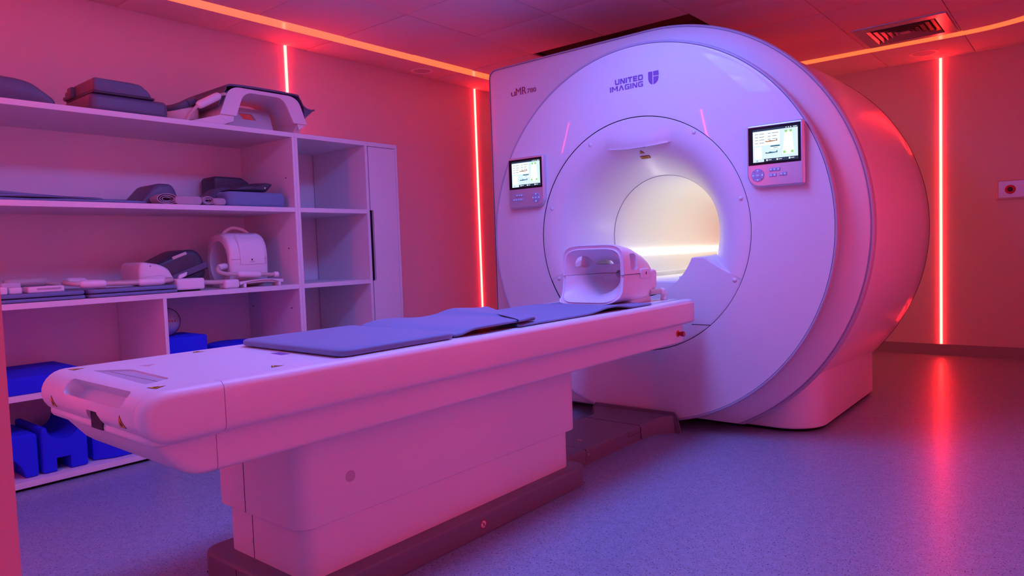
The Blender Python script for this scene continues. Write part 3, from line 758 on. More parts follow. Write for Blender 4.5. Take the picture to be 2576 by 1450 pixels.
# ================================================================== PADS ON THE TABLE
def pad(name, lab, x0, x1, y0, y1, zf, th, rc, group='blue grey pads on the table', curl=None, mats='mat', r_e=.35, notch=None):
    nx, ny = 22, 40
    def P(u, v, s):
        # rounded corners via superellipse mapping of the border
        x = x0+(x1-x0)*u; y = y0+(y1-y0)*v
        z = zf(u, v)
        e = min(u, 1-u)*(x1-x0); f = min(v, 1-v)*(y1-y0); d = min(e, f)
        k = math.sqrt(max(0, 1-(1-min(1, d/(th*1.1)))**2)) if d < th*1.1 else 1
        return (x, y, z+(th*.5+s*th*.5*(r_e+(1-r_e)*k)))
    bm = B()
    us = [0, .004, .012, .025, .05]+[.05+.9*i/(nx-1) for i in range(1, nx-1)]+[.95, .975, .988, .996, 1]
    vs_ = [0, .004, .01, .02, .04]+[.04+.92*i/(ny-1) for i in range(1, ny-1)]+[.96, .98, .99, .996, 1]
    def corner(x, y):
        cx = min(max(x, x0+rc), x1-rc); cy = min(max(y, y0+rc), y1-rc)
        dx, dy = x-cx, y-cy
        if dx and dy:
            m_ = max(abs(dx), abs(dy)); l = math.hypot(dx, dy)
            return cx+dx*m_/l, cy+dy*m_/l
        return x, y
    G_ = {}
    for s_ in (-1, 1):
        for i, u in enumerate(us):
            for j, v in enumerate(vs_):
                x, y, z = P(u, v, s_); x, y = corner(x, y)
                if curl: x, y, z = curl(x, y, z, u, v)
                G_[s_, i, j] = bm.verts.new((x, y, z))
    NI, NJ = len(us), len(vs_)
    for i in range(NI-1):
        for j in range(NJ-1):
            for s_ in (-1, 1): bm.faces.new((G_[s_,i,j], G_[s_,i+1,j], G_[s_,i+1,j+1], G_[s_,i,j+1]))
    for i in range(NI-1):
        for j in (0, NJ-1): bm.faces.new((G_[-1,i,j], G_[-1,i+1,j], G_[1,i+1,j], G_[1,i,j]))
    for j in range(NJ-1):
        for i in (0, NI-1): bm.faces.new((G_[-1,i,j], G_[-1,i,j+1], G_[1,i,j+1], G_[1,i,j]))
    return tag(mk(name, bm, mats, smooth=60), lab, 'pad', group)
def skew(x, y, z, u, v):
    return x, y+.0*(1-u), z
pad('table_pad', 'thick blue grey foam pad nearest the foot of the table', -.185, .338, -2.172, -1.742, lambda u, v: TZ1-.0005, .024, .03, curl=lambda x, y, z, u, v: (x-.02*math.exp(-((v-.22)/.03)**2)*sm(.9, 1, u)*0, y-.006*u+.0*v, z))
def z2(u, v): return TZ1+.002+.0105*sm(.52, .70, v)+.013*(1-.5*sm(.6, .9, v))*sm(.0, .12, v)*(1+.25*math.sin(v*7))*(.35+.65*u)+.010*math.sin(v*6.0+.6)**2*sm(.6, 0, u)
pad('table_pad', 'thin wavy blue grey pad in the middle of the table', -.205, .325, -1.70, -.99, z2, .010, .03, curl=lambda x, y, z, u, v: (x+.012*math.sin(v*9)*u, y+.14*(.5-u)*sm(.5, 1, v)*0-.42*u*sm(.5, 1, v)+.04*u*sm(.5, 0, v)*-1, z+.010*sm(.12, 0, v)*0))
def z3(u, v): return TZ1+.0015+.013*(1+.3*math.sin(v*9+1))*(.3+.7*u)*sm(.84, .66, v)*sm(.42, .62, v)
pad('table_pad', 'thin blue grey pad reaching under the head coil', -.16, .335, -1.44, -.475, z3, .009, .02, curl=lambda x, y, z, u, v: (x-.03*v*sm(.5,0,u)*-1, y+.30*(1-u)*sm(.4, 0, v), z+.0*u))

# ================================================================== HEAD COIL
t = thing('head_coil', 'white head coil with open front and window cut-outs on the table', 'head coil', (.075, -.42, TZ1))
CX, CZ0 = .085, .836
def pw(v, e): return math.copysign(abs(v)**(2/e), v)
def up_ring(y, hw, zt, hi, zi, e, ei, yi=None, n=30):
    yi = y if yi is None else yi
    o_ = [(CX+hw*pw(math.cos(PI*k/n), e), y, CZ0+.0015+(zt-CZ0)*abs(math.sin(PI*k/n))**(2/e)) for k in range(n+1)]
    i_ = [(CX-hi*pw(math.cos(PI*k/n), ei), yi, CZ0+.0015+(zi-CZ0)*abs(math.sin(PI*k/n))**(2/ei)) for k in range(n+1)]
    return o_+i_
bm = B()
loft(bm, [up_ring(-.574, .160, .966, .153, .959, 5, 5), up_ring(-.581, .164, .972, .148, .954, 5, 5), up_ring(-.572, .166, .974, .145, .951, 5, 5), up_ring(-.53, .162, .974, .137, .944, 4.6, 4.2, -.545),
          up_ring(-.47, .157, .969, .124, .930, 4, 3.2, -.505), up_ring(-.41, .154, .958, .114, .916, 3.4, 2.5, -.46), up_ring(-.35, .150, .940, .106, .906, 3, 2.2, -.41), up_ring(-.30, .144, .916, .094, .896, 2.7, 2.1, -.37), up_ring(-.268, .134, .890, .068, .880, 2.6, 2.1, -.345), up_ring(-.25, .12, .868, .02, .850, 2.4, 2, -.335)])
upc = mk('upper_half', bm, 'coil', t, smooth=45)
W1 = rr(-.5, .5, -.5, .5, .22, 4)
W2 = [(-.5,-.42),(.5,-.42),(.52,-.2),(.26,.40),(0,.58),(-.26,.40),(-.52,-.2)]
def dcut(c, d, a_, b_, ln, pts):
    def f(bm):
        c_ = Vector(c); dd = Vector(d).normalized(); s_ = Vector((0, 1, 0)) if abs(dd.y) < .9 else Vector((1, 0, 0)); s_ = (s_-dd*s_.dot(dd)).normalized(); u_ = s_.cross(dd).normalized()
        if u_.z < 0: u_ = -u_
        loft(bm, [[c_+dd*h+s_*p*a_+u_*q_*b_ for p, q_ in pts] for h in (0, ln)])
    return f
for cc in (dcut((CX-.08, -.485, .895), (-1, 0, .12), .085, .058, .2, W1), dcut((CX+.08, -.475, .885), (1, 0, .12), .075, .075, .2, W1), dcut((CX+.085, -.49, .90), (.25, 0, 1), .085, .045, .2, W1),
           dcut((CX-.055, -.42, .892), (0, 1, .0), .062, .026, .3, W1), dcut((CX+.022, -.42, .868), (0, 1, .0), .046, .052, .3, W2)):
    boolean(upc, [cc])
def low_ring(y, hw, zb, hi, zi, ei, fw=0, fi=None, n=30):
    fi = fw if fi is None else fi
    o_ = []
    for k in range(n+1):
        th = PI*k/n; c, s_ = math.cos(th), math.sin(th); v = abs(s_)**(2/7.)
        flare_ = 1-.10*max(0, v-.75)/.25*(1 if c > 0 else -.9)*fw
        o_.append((CX+hw*pw(c, 7)*flare_, y-.065*fw*v**3, CZ0-.0015-(CZ0-zb)*v))
    i_ = []
    for k in range(n+1):
        th = PI*k/n; c, s_ = math.cos(th), math.sin(th); v = abs(s_)**(2/ei)
        i_.append((CX-hi*pw(c, ei), y-.065*fi*v**3, CZ0-.0015-(CZ0-zi)*v))
    return o_+i_
ZB = TZ1+.0125
bm = B()
loft(bm, [low_ring(-.574, .159, ZB+.002, .154, ZB+.005, 6, 1), low_ring(-.581, .163, ZB, .149, ZB+.008, 5.5, 1), low_ring(-.56, .163, ZB, .136, ZB+.014, 3.4, .9, .80), low_ring(-.54, .160, ZB, .124, ZB+.021, 2.4, .6, .62), low_ring(-.515, .158, ZB, .114, ZB+.030, 1.9, .3, .40),
          low_ring(-.49, .157, ZB, .108, ZB+.036, 1.7, .15, .2), low_ring(-.45, .155, ZB, .105, ZB+.030, 1.8, 0), low_ring(-.40, .154, ZB+.001, .104, ZB+.044, 1.9, 0), low_ring(-.35, .151, ZB+.002, .085, ZB+.060, 2, 0), low_ring(-.325, .148, ZB+.004, .03, ZB+.10, 2, 0), low_ring(-.29, .146, ZB+.006, .025, ZB+.11, 2, 0, 0), low_ring(-.25, .138, ZB+.012, .02, ZB+.115, 2, 0)])
lw = mk('lower_half', bm, 'coil', t, smooth=45)
bm = B(); sbox(bm, CX+.146, CX+.163, -.42, -.335, .812, .858, .010, .004, axis='x', n=4); lt = mk('latch', bm, 'coil', t)
bm = B(); box(bm, CX+.1632, CX+.1636, -.378, -.370, .830, .843); mk('latch_mark', bm, 'seam', lt)
bm = B(); box(bm, CX+.1545, CX+.1580, -.56, -.42, .8350, .8370); mk('side_mark', bm, 'seam', t)
bm = B(); sbox(bm, CX-.140, CX+.146, -.30, -.235, .755, .850, .02, .01, axis='x', n=4); mk('back_block', bm, 'coil', t)
bm = B(); sbox(bm, CX-.12, CX+.125, -.46, -.25, TZ1-.001, ZB+.012, .02, .003); mk('cradle', bm, 'coil', t)
bm = B(); tube(bm, [(.225, -.31, .742), (.230, -.25, .741), (.232, -.205, .740)], .0135, 14); cb = mk('cable', bm, 'beige', t)
bm = B(); tube(bm, spline([(.232, -.215, .740), (.234, -.19, .738), (.235, -.178, .722), (.235, -.176, .6975)]), [.016]*20+[.019]*5, 16); pg = mk('plug', bm, 'coil', t)
bm = B(); disc(bm, (.2505, -.180, .726), .008, (1, 0, 0), 18, th=.002); mk('plug_cap', bm, 'coil', pg)

# ================================================================== SHELVING
XSF, XSB = -1.682, -2.240
Y0, YD, YE = -3.03, -.936, -.166
ZS = (1.680, 1.253, .811, .414)          # tops of the boards
TB = .026
t = SH = thing('shelving_unit', 'wide white open shelving unit along the left wall, loaded with equipment', 'shelving', ((XSF+XSB)/2, -2, 0))
def board(name, x0, x1, y0, y1, z0, z1, par=None, m='lam'):
    bm = B(); sbox(bm, x0, x1, y0, y1, z0, z1, .001, .0008, n=1, ne=1); return mk(name, bm, m, par or t)
board('top_board', XSB, XSF, Y0, YD-.0005, ZS[0]-TB, ZS[0])
board('shelf_board', XSB+.01, XSF-.002, Y0+.018, YD-.018, ZS[1]-TB, ZS[1])
board('shelf_board', XSB+.01, XSF-.001, Y0+.018, YD-.018, ZS[2]-TB, ZS[2])
board('shelf_board', XSB+.01, XSF-.01, Y0+.018, -1.729, ZS[3]-TB, ZS[3])
board('shelf_board', XSB+.01, XSF-.01, -1.711, YD-.018, ZS[3]-TB, ZS[3])
board('bottom_board', XSB, XSF, Y0, YD-.0005, .014, .040)
board('end_panel', XSB, XSF, Y0, Y0+.018, .040, ZS[0]-TB)
sp = board('end_panel', XSB, XSF, YD-.0185, YD-.0005, .040, ZS[0]-TB)
board('divider', XSB+.01, XSF-.001, -1.729, -1.711, .040, ZS[2]-TB)
board('back_panel', XSB-.006, XSB, Y0, YD-.0005, .014, ZS[0])
bm = B(); box(bm, XSB+.02, XSF-.02, Y0+.02, YD-.01, 0, .014); mk('plinth', bm, 'black', t)
bm = B()
for x, z in ((-1.761, 1.429), (-1.766, 1.021), (-1.769, .671), (-2.19, .673)):
    disc(bm, (x, YD-.0187, z), .0045, (0, -1, 0), 12, th=.0006)
mk('pin_holes', bm, 'black', sp); 
t = thing('storage_cabinet', 'narrow white cabinet with three open compartments and a tall door beside the shelving', 'cabinet', ((XSF+XSB)/2, -.55, 0))
board('top_board', XSB, XSF, YD, YE, ZS[0]-TB, ZS[0])
board('side_panel', XSB, XSF, YD, YD+.018, .014, ZS[0]-TB)
board('side_panel', XSB, XSF, YE-.018, YE, .014, ZS[0]-TB)
board('divider', XSB+.01, XSF, -.432, -.412, .040, ZS[0]-TB)
board('bottom_board', XSB, XSF-.001, YD+.018, YE-.018, .014, .040)
for z in ZS: 
    if z < 1.6: board('shelf_board', XSB+.01, XSF-.002, YD+.018, -.432, z-TB, z)
board('back_panel', XSB-.006, XSB, YD, YE, .014, ZS[0])
bm = B(); box(bm, XSB+.02, XSF-.02, YD+.01, YE-.02, 0, .014); mk('plinth', bm, 'black', t)
bm = B()
pts = [(-.1865, 1.6505), (-.405, 1.6505), (-.405, 1.250)]
pts += [(-.393+.012*math.sin(a_)+0, 1.238+.012*math.cos(a_)) for a_ in [PI/2*k/5 for k in range(6)]]
pts += [(-.393+.012*math.cos(a_), .812-.012*math.sin(a_)) for a_ in [PI/2*k/5 for k in range(6)]]
pts += [(-.405, .800), (-.405, .018), (-.1865, .018)]
loft(bm, [[(x, y, z) for y, z in pts] for x in (XSF-.018, XSF)]); dr_o = mk('door', bm, 'lam', t)
bm = B(); box(bm, XSF-.06, XSF-.0185, -.411, -.375, .79, 1.26); mk('finger_pull', bm, 'black', dr_o, label='black pill-shaped finger pull cut in the door edge')

# ------------------------------------------------------------------ things on the shelves
def soft_poly(bm, pts, axis, h0, h1, r=.02, n=5, mi=0):
    """extrude a convex polygon (2d) with rounded rims; inset towards the centroid"""
    cx = sum(p[0] for p in pts)/len(pts); cy = sum(p[1] for p in pts)/len(pts)
    def ins(d):
        out = []
        for a, b in pts:
            l = math.hypot(a-cx, b-cy); k = max(.05, (l-d)/l); out.append((cx+(a-cx)*k, cy+(b-cy)*k))
        return out
    rg = []
    for k in range(n+1):
        th = PI/2*k/n; rg.append((r*(1-math.sin(th)), h0+r*(1-math.cos(th))))
    for k in range(n+1):
        th = PI/2*(1-k/n); rg.append((r*(1-math.sin(th)), h1-r*(1-math.cos(th))))
    loft(bm, [[place(p, axis, h) for p in ins(d)] for d, h in rg], mi=mi)
def roundpoly(pts, r=.02, n=4):
    """round the corners of a polygon"""
    out = []; N = len(pts)
    for i in range(N):
        p0, p1, p2 = Vector(pts[i-1]), Vector(pts[i]), Vector(pts[(i+1) % N])
        a = (p0-p1); b = (p2-p1); q_ = min(r, a.length*.45, b.length*.45)
        a = p1+a.normalized()*q_; b = p1+b.normalized()*q_
        for k in range(n+1):
            s = k/n; v = a*(1-s)**2+p1*2*s*(1-s)+b*s*s; out.append((v.x, v.y))
    return out
z0 = ZS[0]+.0008
bm = B(); soft_poly(bm, roundpoly([(-2.75, z0), (-2.115, z0), (-2.122, z0+.030), (-2.205, z0+.092), (-2.26, z0+.104), (-2.75, z0+.125)], .03), 'x', -2.16, -1.735, .025)
tag(mk('wedge_cushion', bm, 'fab'), 'large dark wedge cushion at the left end of the shelving top', 'cushion')
bm = B(); sbox(bm, -2.07, -1.722, -1.985, -1.622, z0, z0+.084, .035, .022, n=6)
bo = tag(mk('positioning_pad', bm, 'fab'), 'lower thick grey pad of the two stacked on the shelving top', 'pad', 'grey pads stacked on the shelving top')
bm = B()
soft_poly(bm, roundpoly([(-1.965, z0+.092), (-1.700, z0+.092), (-1.712, z0+.118), (-1.752, z0+.150), (-1.80, z0+.155), (-1.965, z0+.155)], .012), 'x', -1.97, -1.725, .012)
for k, (xx, hz) in enumerate(((-1.985, .148), (-2.015, .132), (-2.045, .112))): soft_poly(bm, roundpoly([(-1.985, z0+.092), (-1.74, z0+.092), (-1.75, z0+hz), (-1.985, z0+hz)], .014), 'x', xx-.02, xx+.03, .012)
up_ = mk('positioning_pad', bm, 'fab'); tag(up_, 'upper dark pad with stepped end lying on the thick grey pad', 'pad', 'grey pads stacked on the shelving top')
bm = B(); sbox(bm, -2.06, -1.718, -1.972, -1.69, z0+.0835, z0+.093, .01, .004); mk('underside', bm, 'dark', up_)
# small ring coil with dark padding
t = thing('ring_coil', 'small white ring-shaped coil with dark padded top beside the stacked pads', 'coil', (-1.88, -1.47, z0))
bm = B(); pr = [(.106, z0+.030), (.112, z0+.045), (.112, z0+.078), (.106, z0+.092), (.085, z0+.10), (.078, z0+.092), (.078, z0+.034)]
loft(bm, [[(-1.95+r*1.12*math.cos(2*PI*k/40), -1.472+r*.86*math.sin(2*PI*k/40), z+.02*math.sin(2*PI*k/40)) for k in range(40)] for r, z in pr+[pr[0]]], cap=False); mk('shell', bm, 'coil', t)
bm = B(); tube(bm, [(-1.95+.108*math.cos(a_), -1.474+.074*math.sin(a_), z0+.118+.012*math.sin(a_*2)+.022*math.sin(a_)) for a_ in [2*PI*k/40 for k in range(41)]], .021, 10); mk('padding', bm, 'fab', t)
bm = B(); sbox(bm, -2.02, -1.86, -1.54, -1.40, z0, z0+.032, .03, .005); mk('base', bm, 'coil', t)
bm = B(); tube(bm, spline([(-1.715, -1.54, z0+.008), (-1.702, -1.525, z0+.04), (-1.692, -1.495, z0+.078)]), .008, 10); tube(bm, [(-1.691, -1.375, z0+.150), (-1.692, -1.35, z0+.160), (-1.693, -1.335, z0+.163)], .008, 10); cb = mk('cable', bm, 'beige', t)
bm = B(); capsule(bm, (-1.692, -1.495, z0+.078), (-1.691, -1.368, z0+.152), .021); mk('cable_sleeve', bm, 'coil', cb)
# arch-shaped coil with legs
t = thing('arch_coil', 'white arched coil with dark padded top and window, on top of the shelving', 'coil', (-1.85, -1.08, z0))
co_ = [(-1.355, z0+.062), (-1.305, z0+.190), (-1.262, z0+.216), (-.915, z0+.216), (-.868, z0+.192), (-.820, z0+.064)]
ci_ = [(-.908, z0+.064), (-.955, z0+.170), (-.990, z0+.196), (-1.185, z0+.196), (-1.222, z0+.170), (-1.262, z0+.062)]
def band(bm, outer, inner, x0, x1):
    n = 10
    def rs(p):
        P = roundpoly_open(p, .035); L_ = [0]
        for a, b in zip(P[:-1], P[1:]): L_.append(L_[-1]+math.dist(a, b))
        out = []
        for k in range(41):
            s = L_[-1]*k/40; i = max(j for j in range(len(L_)) if L_[j] <= s+1e-9); i = min(i, len(P)-2)
            q_ = (s-L_[i])/max(1e-9, L_[i+1]-L_[i]); out.append((P[i][0]+(P[i+1][0]-P[i][0])*q_, P[i][1]+(P[i+1][1]-P[i][1])*q_))
        return out
    o_ = rs(outer); i_ = rs(inner)[::-1]
    rings = [[(x0, *o_[k]), (x1, *o_[k]), (x1, *i_[k]), (x0, *i_[k])] for k in range(41)]
    loft(bm, rings)
def roundpoly_open(pts, r):
    out = [pts[0]]
    for i in range(1, len(pts)-1):
        p0, p1, p2 = Vector(pts[i-1]), Vector(pts[i]), Vector(pts[i+1]); a = p0-p1; b = p2-p1; q_ = min(r, a.length*.48, b.length*.48)
        a = p1+a.normalized()*q_; b = p1+b.normalized()*q_
        for k in range(6):
            s = k/5; v = a*(1-s)**2+p1*2*s*(1-s)+b*s*s; out.append((v.x, v.y))
    out.append(pts[-1]); return out
bm = B(); band(bm, co_, ci_, -1.735, -1.722); mk('front_frame', bm, 'coil', t, smooth=35)
bm = B(); band(bm, [(a, b-.003) for a, b in co_], [(-.868, z0+.03), (-.905, z0+.180), (-.96, z0+.2035), (-1.22, z0+.2035), (-1.275, z0+.180), (-1.315, z0+.03)], -2.08, -1.735); mk('shell', bm, 'coil', t, smooth=35)
for y0_, y1_ in ((-1.352, -1.30), (-.885, -.835)):
    bm = B(); loft(bm, [[(-2.02, y0_, z0), (-2.02, y1_, z0), (-1.79, y1_, z0), (-1.79, y0_, z0)], [(-2.06, y0_+.01, z0+.066), (-2.06, y1_, z0+.066), (-1.735, y1_, z0+.066), (-1.735, y0_+.01, z0+.066)]]); mk('leg', bm, 'coil', t)
bm = B(); loft(bm, [[(-1.80, -1.53, z0), (-1.74, -1.53, z0), (-1.74, -1.52, z0+.006), (-1.80, -1.52, z0+.006)], [(-1.80, -1.40, z0), (-1.74, -1.36, z0), (-1.735, -1.35, z0+.058), (-1.80, -1.36, z0+.058)], [(-1.80, -1.30, z0+.02), (-1.74, -1.27, z0+.035), (-1.735, -1.27, z0+.065), (-1.80, -1.28, z0+.065)]]); mk('side_foot', bm, 'coil', t)
bm = B(); loft(bm, [[(-1.80, -1.33, z0+.0), (-1.80, -.99, z0+.0), (-1.99, -.90, z0+.170), (-1.99, -1.26, z0+.170)], [(-1.82, -1.33, z0+.0), (-1.82, -.99, z0+.0), (-2.01, -.90, z0+.170), (-2.01, -1.26, z0+.170)]]); pl = mk('cross_plate', bm, 'coil', t)
boolean(pl, [lambda bm: loft(bm, [[(x, y, z) for y, z in rr(-1.125, -1.04, z0+.085, z0+.130, .006, 3)] for x in (-2.2, -1.7)])])
bm = B()
prf = [(-1.366, z0+.108), (-1.345, z0+.150), (-1.318, z0+.200), (-1.27, z0+.229), (-.912, z0+.232), (-.865, z0+.214), (-.838, z0+.172), (-.800, z0+.155), (-.765, z0+.160)]
P_ = spline([(0, a, b) for a, b in prf], 5)
loft(bm, [[(x, p.y, p.z) for p in P_]+[(x, p.y, p.z-.010) for p in reversed(P_)] for x in (-2.14, -1.716)]); mk('padding', bm, 'fab', t, smooth=60)
bm = B(); soft_poly(bm, [(-.835, z0+.095), (-.768, z0+.153), (-.80, z0+.150), (-.836, z0+.165)], 'x', -2.10, -1.72, .004); mk('pad_flap', bm, 'fab', t)

# second level
z1 = ZS[1]+.0008
bm = B()
def layer(za, zb, ya, yb, seed):
    n = 26; top = []; 
    rings = []
    for k in range(n+1):
        s = k/n; y = ya+(yb-ya)*s; w = .004*math.sin(seed+s*9)+.003*math.sin(seed*2+s*17)
        c = math.sqrt(max(0, 1-max(0, (s-.97)/.03)**2)) if s > .97 else 1
        a = za(s)+w*.3; b = zb(s)+w*.6; m_ = (a+b)/2; a = m_+(a-m_)*max(c, .15); b = m_+(b-m_)*max(c, .15)
        rings.append([(x, y, z) for x, z in rr(-2.10, -1.722+.004*math.sin(seed*3+s*6), a, b, .006, 2)])
    loft(bm, rings)
layer(lambda s: z1+.001, lambda s: z1+.016+.002*math.sin(6*s), -2.95, -1.762, .4)
mt = mk('folded_mat', bm, 'mat', smooth=60); tag(mt, 'long folded grey blue mat lying flat on the second shelf', 'mat')
for k, (lo_, hi_, yb, sd) in enumerate(((lambda s: z1+.017, lambda s: z1+.030-.012*sm(.3, 1, s), -1.80, 1.7), (lambda s: z1+.030-.006*s, lambda s: z1+.040-.022*sm(.55, 1, s), -1.96, 3.1))):
    bm = B(); layer(lo_, hi_, -2.95, yb, sd); mk('fold', bm, 'mat', mt, smooth=60)
def bolster(name, lab, x0, x1, ya, yb, yc, yd, zz, h, m='fab', grp=None):
    bm = B(); soft_poly(bm, roundpoly([(ya, zz), (yd, zz), (yd-.004, zz+h*.62), (yc, zz+h), (yb, zz+h), (ya+.01, zz+.02)], .028), 'x', x0, x1, .028); return tag(mk(name, bm, m, smooth=60), lab, 'cushion', grp)
bolster('knee_cushion', 'rounded grey cushion behind the larger rolled strap', -2.08, -1.838, -1.752, -1.655, -1.575, -1.545, z1, .118)
bolster('knee_cushion', 'rounded grey cushion behind the smaller rolled strap', -2.04, -1.875, -1.405, -1.290, -1.215, -1.165, z1, .118)
bm = B(); soft_poly(bm, roundpoly([(-1.235, z1), (-.985, z1), (-1.01, z1+.165), (-1.06, z1+.198), (-1.228, z1+.198), (-1.24, z1+.18)], .015), 'x', -2.21, -2.05, .02)
tag(mk('head_cushion', bm, 'dark', smooth=60), 'dark cushion standing at the back of the second shelf', 'cushion')
bm = B(); loft(bm, [rr2 for rr2 in []]) if False else None; bm.free()
def roll(lab, ya, yb, yo, zz, h, w, spir=True, m='cloth'):
    t = thing('rolled_strap', lab, 'strap', (-1.76, (ya+yb)/2, zz), 'rolled straps on the second shelf')
    # flattened outer sleeve seen from its side, rolled about the X axis direction
    bm = B()
    P = rr(yo, yb, zz+.002, zz+h, h*.45, 6); Q = rr(yo+.004, yb-.004, zz+.006, zz+h-.004, h*.40, 6)
    loft(bm, [[(-1.83, a, b) for a, b in P], [(-1.727, a, b) for a, b in P], [(-1.724, a, b) for a, b in Q], [(-1.724, (a+yo+.5*(yb-yo))/2, b) for a, b in Q]]); mk('band', bm, m, t, smooth=60)
    # loose spiral end
    bm = B()
    for k in range(3):
        s = 1-.27*k; cy = ya+w/2; cz = zz+h*.62
        pts = [(-1.728-.006*k, cy+s*w*.5*math.cos(a_), cz*1+s*h*.60*math.sin(a_)*(.9 if math.sin(a_) < 0 else 1)) for a_ in [math.radians(20+320*j/24) for j in range(25)]]
        ring = []
        for j, p in enumerate(pts):
            nx_, nz_ = p[1]-cy, p[2]-cz; l = math.hypot(nx_, nz_) or 1
            ring.append([(p[0], p[1], max(p[2], zz+.001)), (p[0]-.085, p[1], max(p[2], zz+.001)), (p[0]-.085, p[1]-.004*nx_/l, max(p[2]-.004*nz_/l, zz+.002)), (p[0], p[1]-.004*nx_/l, max(p[2]-.004*nz_/l, zz+.002))])
        loft(bm, ring)
    mk('coiled_end', bm, m, t, smooth=60)
roll('larger rolled pale fabric strap at the front of the second shelf', -1.708, -1.480, -1.62, z1, .046, .105)
roll('smaller rolled pale fabric strap next to the blue grey box cushion', -1.476, -1.348, -1.42, z1+.003, .038, .062)
bm = B(); sbox(bm, -1.865, -1.724, -1.340, -.978, z1, z1+.083, .04, .020, n=6)
tag(mk('box_cushion', bm, 'mat', smooth=60), 'blue grey box cushion at right end of second shelf, dark shell on top', 'cushion')
bm = B(); pts = [(-1.325, z1+.088), (-1.25, z1+.112), (-1.155, z1+.134), (-1.08, z1+.140), (-1.048, z1+.134), (-1.05, z1+.126), (-1.085, z1+.088), (-1.20, z1+.087)]
soft_poly(bm, roundpoly(pts, .01), 'x', -1.865, -1.74, .03); dsh = mk('curved_shell', bm, 'dark', smooth=60); tag(dsh, 'dark curved shell lying on the blue grey box cushion', 'coil')
bm = B(); disc(bm, (-1.7402, -1.105, z1+.108), .0045, (1, 0, 0), 14, th=.002); mk('rivet', bm, 'coil', dsh)

# third level
z2_ = ZS[2]+.0008
def bodycoil(lab, ya, yb, xs, sl):
    t = thing('body_coil', lab, 'coil', (-1.9, (ya+yb)/2, z2_), 'flat body coils on the third shelf')
    for k, (a, b) in enumerate(((.001, .016), (.020, .038))):
        bm = B(); sbox(bm, -2.14, -1.690+.0*k, ya, yb-.004*k, z2_+a, z2_+b, .03, .0068, n=6); mk('pad_layer', bm, 'mat', t, smooth=60)
    return t
b1 = bodycoil('flat grey body coil at the left of the third shelf with white connector blocks', -2.92, -2.063, 0, 0)
for (ya, yb, x0, x1, h, nm) in ((-2.285, -2.142, -1.80, -1.722, .028, 'block'), (-2.50, -2.358, -1.80, -1.722, .034, 'block'), (-2.352, -2.300, -1.86, -1.74, .028, 'block'), (-2.33, -2.25, -2.0, -1.93, .045, 'block')):
    bm = B(); sbox(bm, x0, x1, ya, yb, z2_+.038, z2_+.038+h, .008, .006); bl = mk('connector_block', bm, 'coil', b1)
    if yb == -2.142: bm = B(); sbox(bm, x1-.004, x1+.003, ya+.035, yb-.015, z2_+.052, z2_+.060, .002, .002, axis='x'); mk('block_grip', bm, 'tabin', bl)
bm = B(); tube(bm, spline([(-2.02, -2.60, z2_+.075), (-2.02, -2.30, z2_+.082), (-2.0, -2.15, z2_+.078), (-1.98, -2.085, z2_+.064)]), .011, 10); cb = mk('cable', bm, 'beige', b1)
bm = B(); capsule(bm, (-2.01, -2.30, z2_+.082), (-2.005, -2.12, z2_+.080), .022); mk('cable_sleeve', bm, 'beige', cb)
b2 = bodycoil('flat grey body coil in the middle of the third shelf with sleeved cable', -2.052, -1.642, 0, 0)
zc_ = z2_+.060
bm = B(); tube(bm, spline([(-1.90, -2.075, zc_+.016), (-1.80, -2.118, zc_+.014), (-1.742, -2.108, zc_+.010), (-1.728, -2.06, zc_+.006), (-1.728, -1.90, zc_), (-1.728, -1.74, zc_-.002), (-1.74, -1.662, zc_+.002), (-1.775, -1.652, zc_+.006), (-1.792, -1.72, zc_+.006), (-1.80, -1.80, zc_+.002), (-1.88, -1.92, zc_)]), .0115, 12); cb = mk('cable', bm, 'beige', b2)
for a, b in (((-1.728, -2.080, zc_+.006), (-1.728, -1.965, zc_+.002)), ((-1.728, -1.825, zc_-.001), (-1.730, -1.695, zc_-.001)), ((-1.93, -1.98, zc_+.012), (-1.90, -2.078, zc_+.016)), ((-1.779, -1.668, zc_+.010), (-1.795, -1.765, zc_+.008))):
    bm = B(); capsule(bm, a, b, .0195); mk('cable_sleeve', bm, 'coil', cb)
for y, x in ((-1.93, -1.80), (-1.85, -1.845)):
    bm = B(); sbox(bm, x-.03, x+.03, y-.05, y+.05, z2_+.0385, z2_+.052, .008, .004); mk('hub', bm, 'coil', b2)
# dark flexible coil with white end
t = thing('dark_coil', 'tilted dark foldable coil with white end piece on the third shelf', 'coil', (-1.92, -1.6, z2_))
bm = B()
def arc_ring(x, y, z, ry, rz, sx): pass
pts = [(-1.735, .935), (-1.66, .968), (-1.545, 1.024), (-1.47, 1.030), (-1.435, .995), (-1.415, .93), (-1.418, .875), (-1.50, .851), (-1.60, .851)]
soft_poly(bm, roundpoly(pts, .03), 'x', -2.05, -1.82, .03); dc = mk('hood', bm, 'dark', t, smooth=50)
bm = B(); loft(bm, [[(x, y, z) for y, z in ((-1.605, .895), (-1.420, .962), (-1.412, .930), (-1.595, .868))] for x in (-1.826, -1.812)]); st = mk('side_band', bm, 'fab', t)
bm = B(); loft(bm, [[(x, y, z) for y, z in rot_] for x in (-1.813, -1.805)]) if False else None; bm.free()
bm = B(); soft_poly(bm, roundpoly([(-1.585, .872), (-1.540, .888), (-1.532, .912), (-1.577, .896)], .008), 'x', -1.815, -1.798, .003); mk('clip', bm, 'coil', st)
bm = B(); loft(bm, [[(x, y, z) for y, z in ((-1.60, .866), (-1.415, .932), (-1.415, .925), (-1.60, .857))] for x in (-1.83, -1.814)]); mk('band_gap', bm, 'black', st)
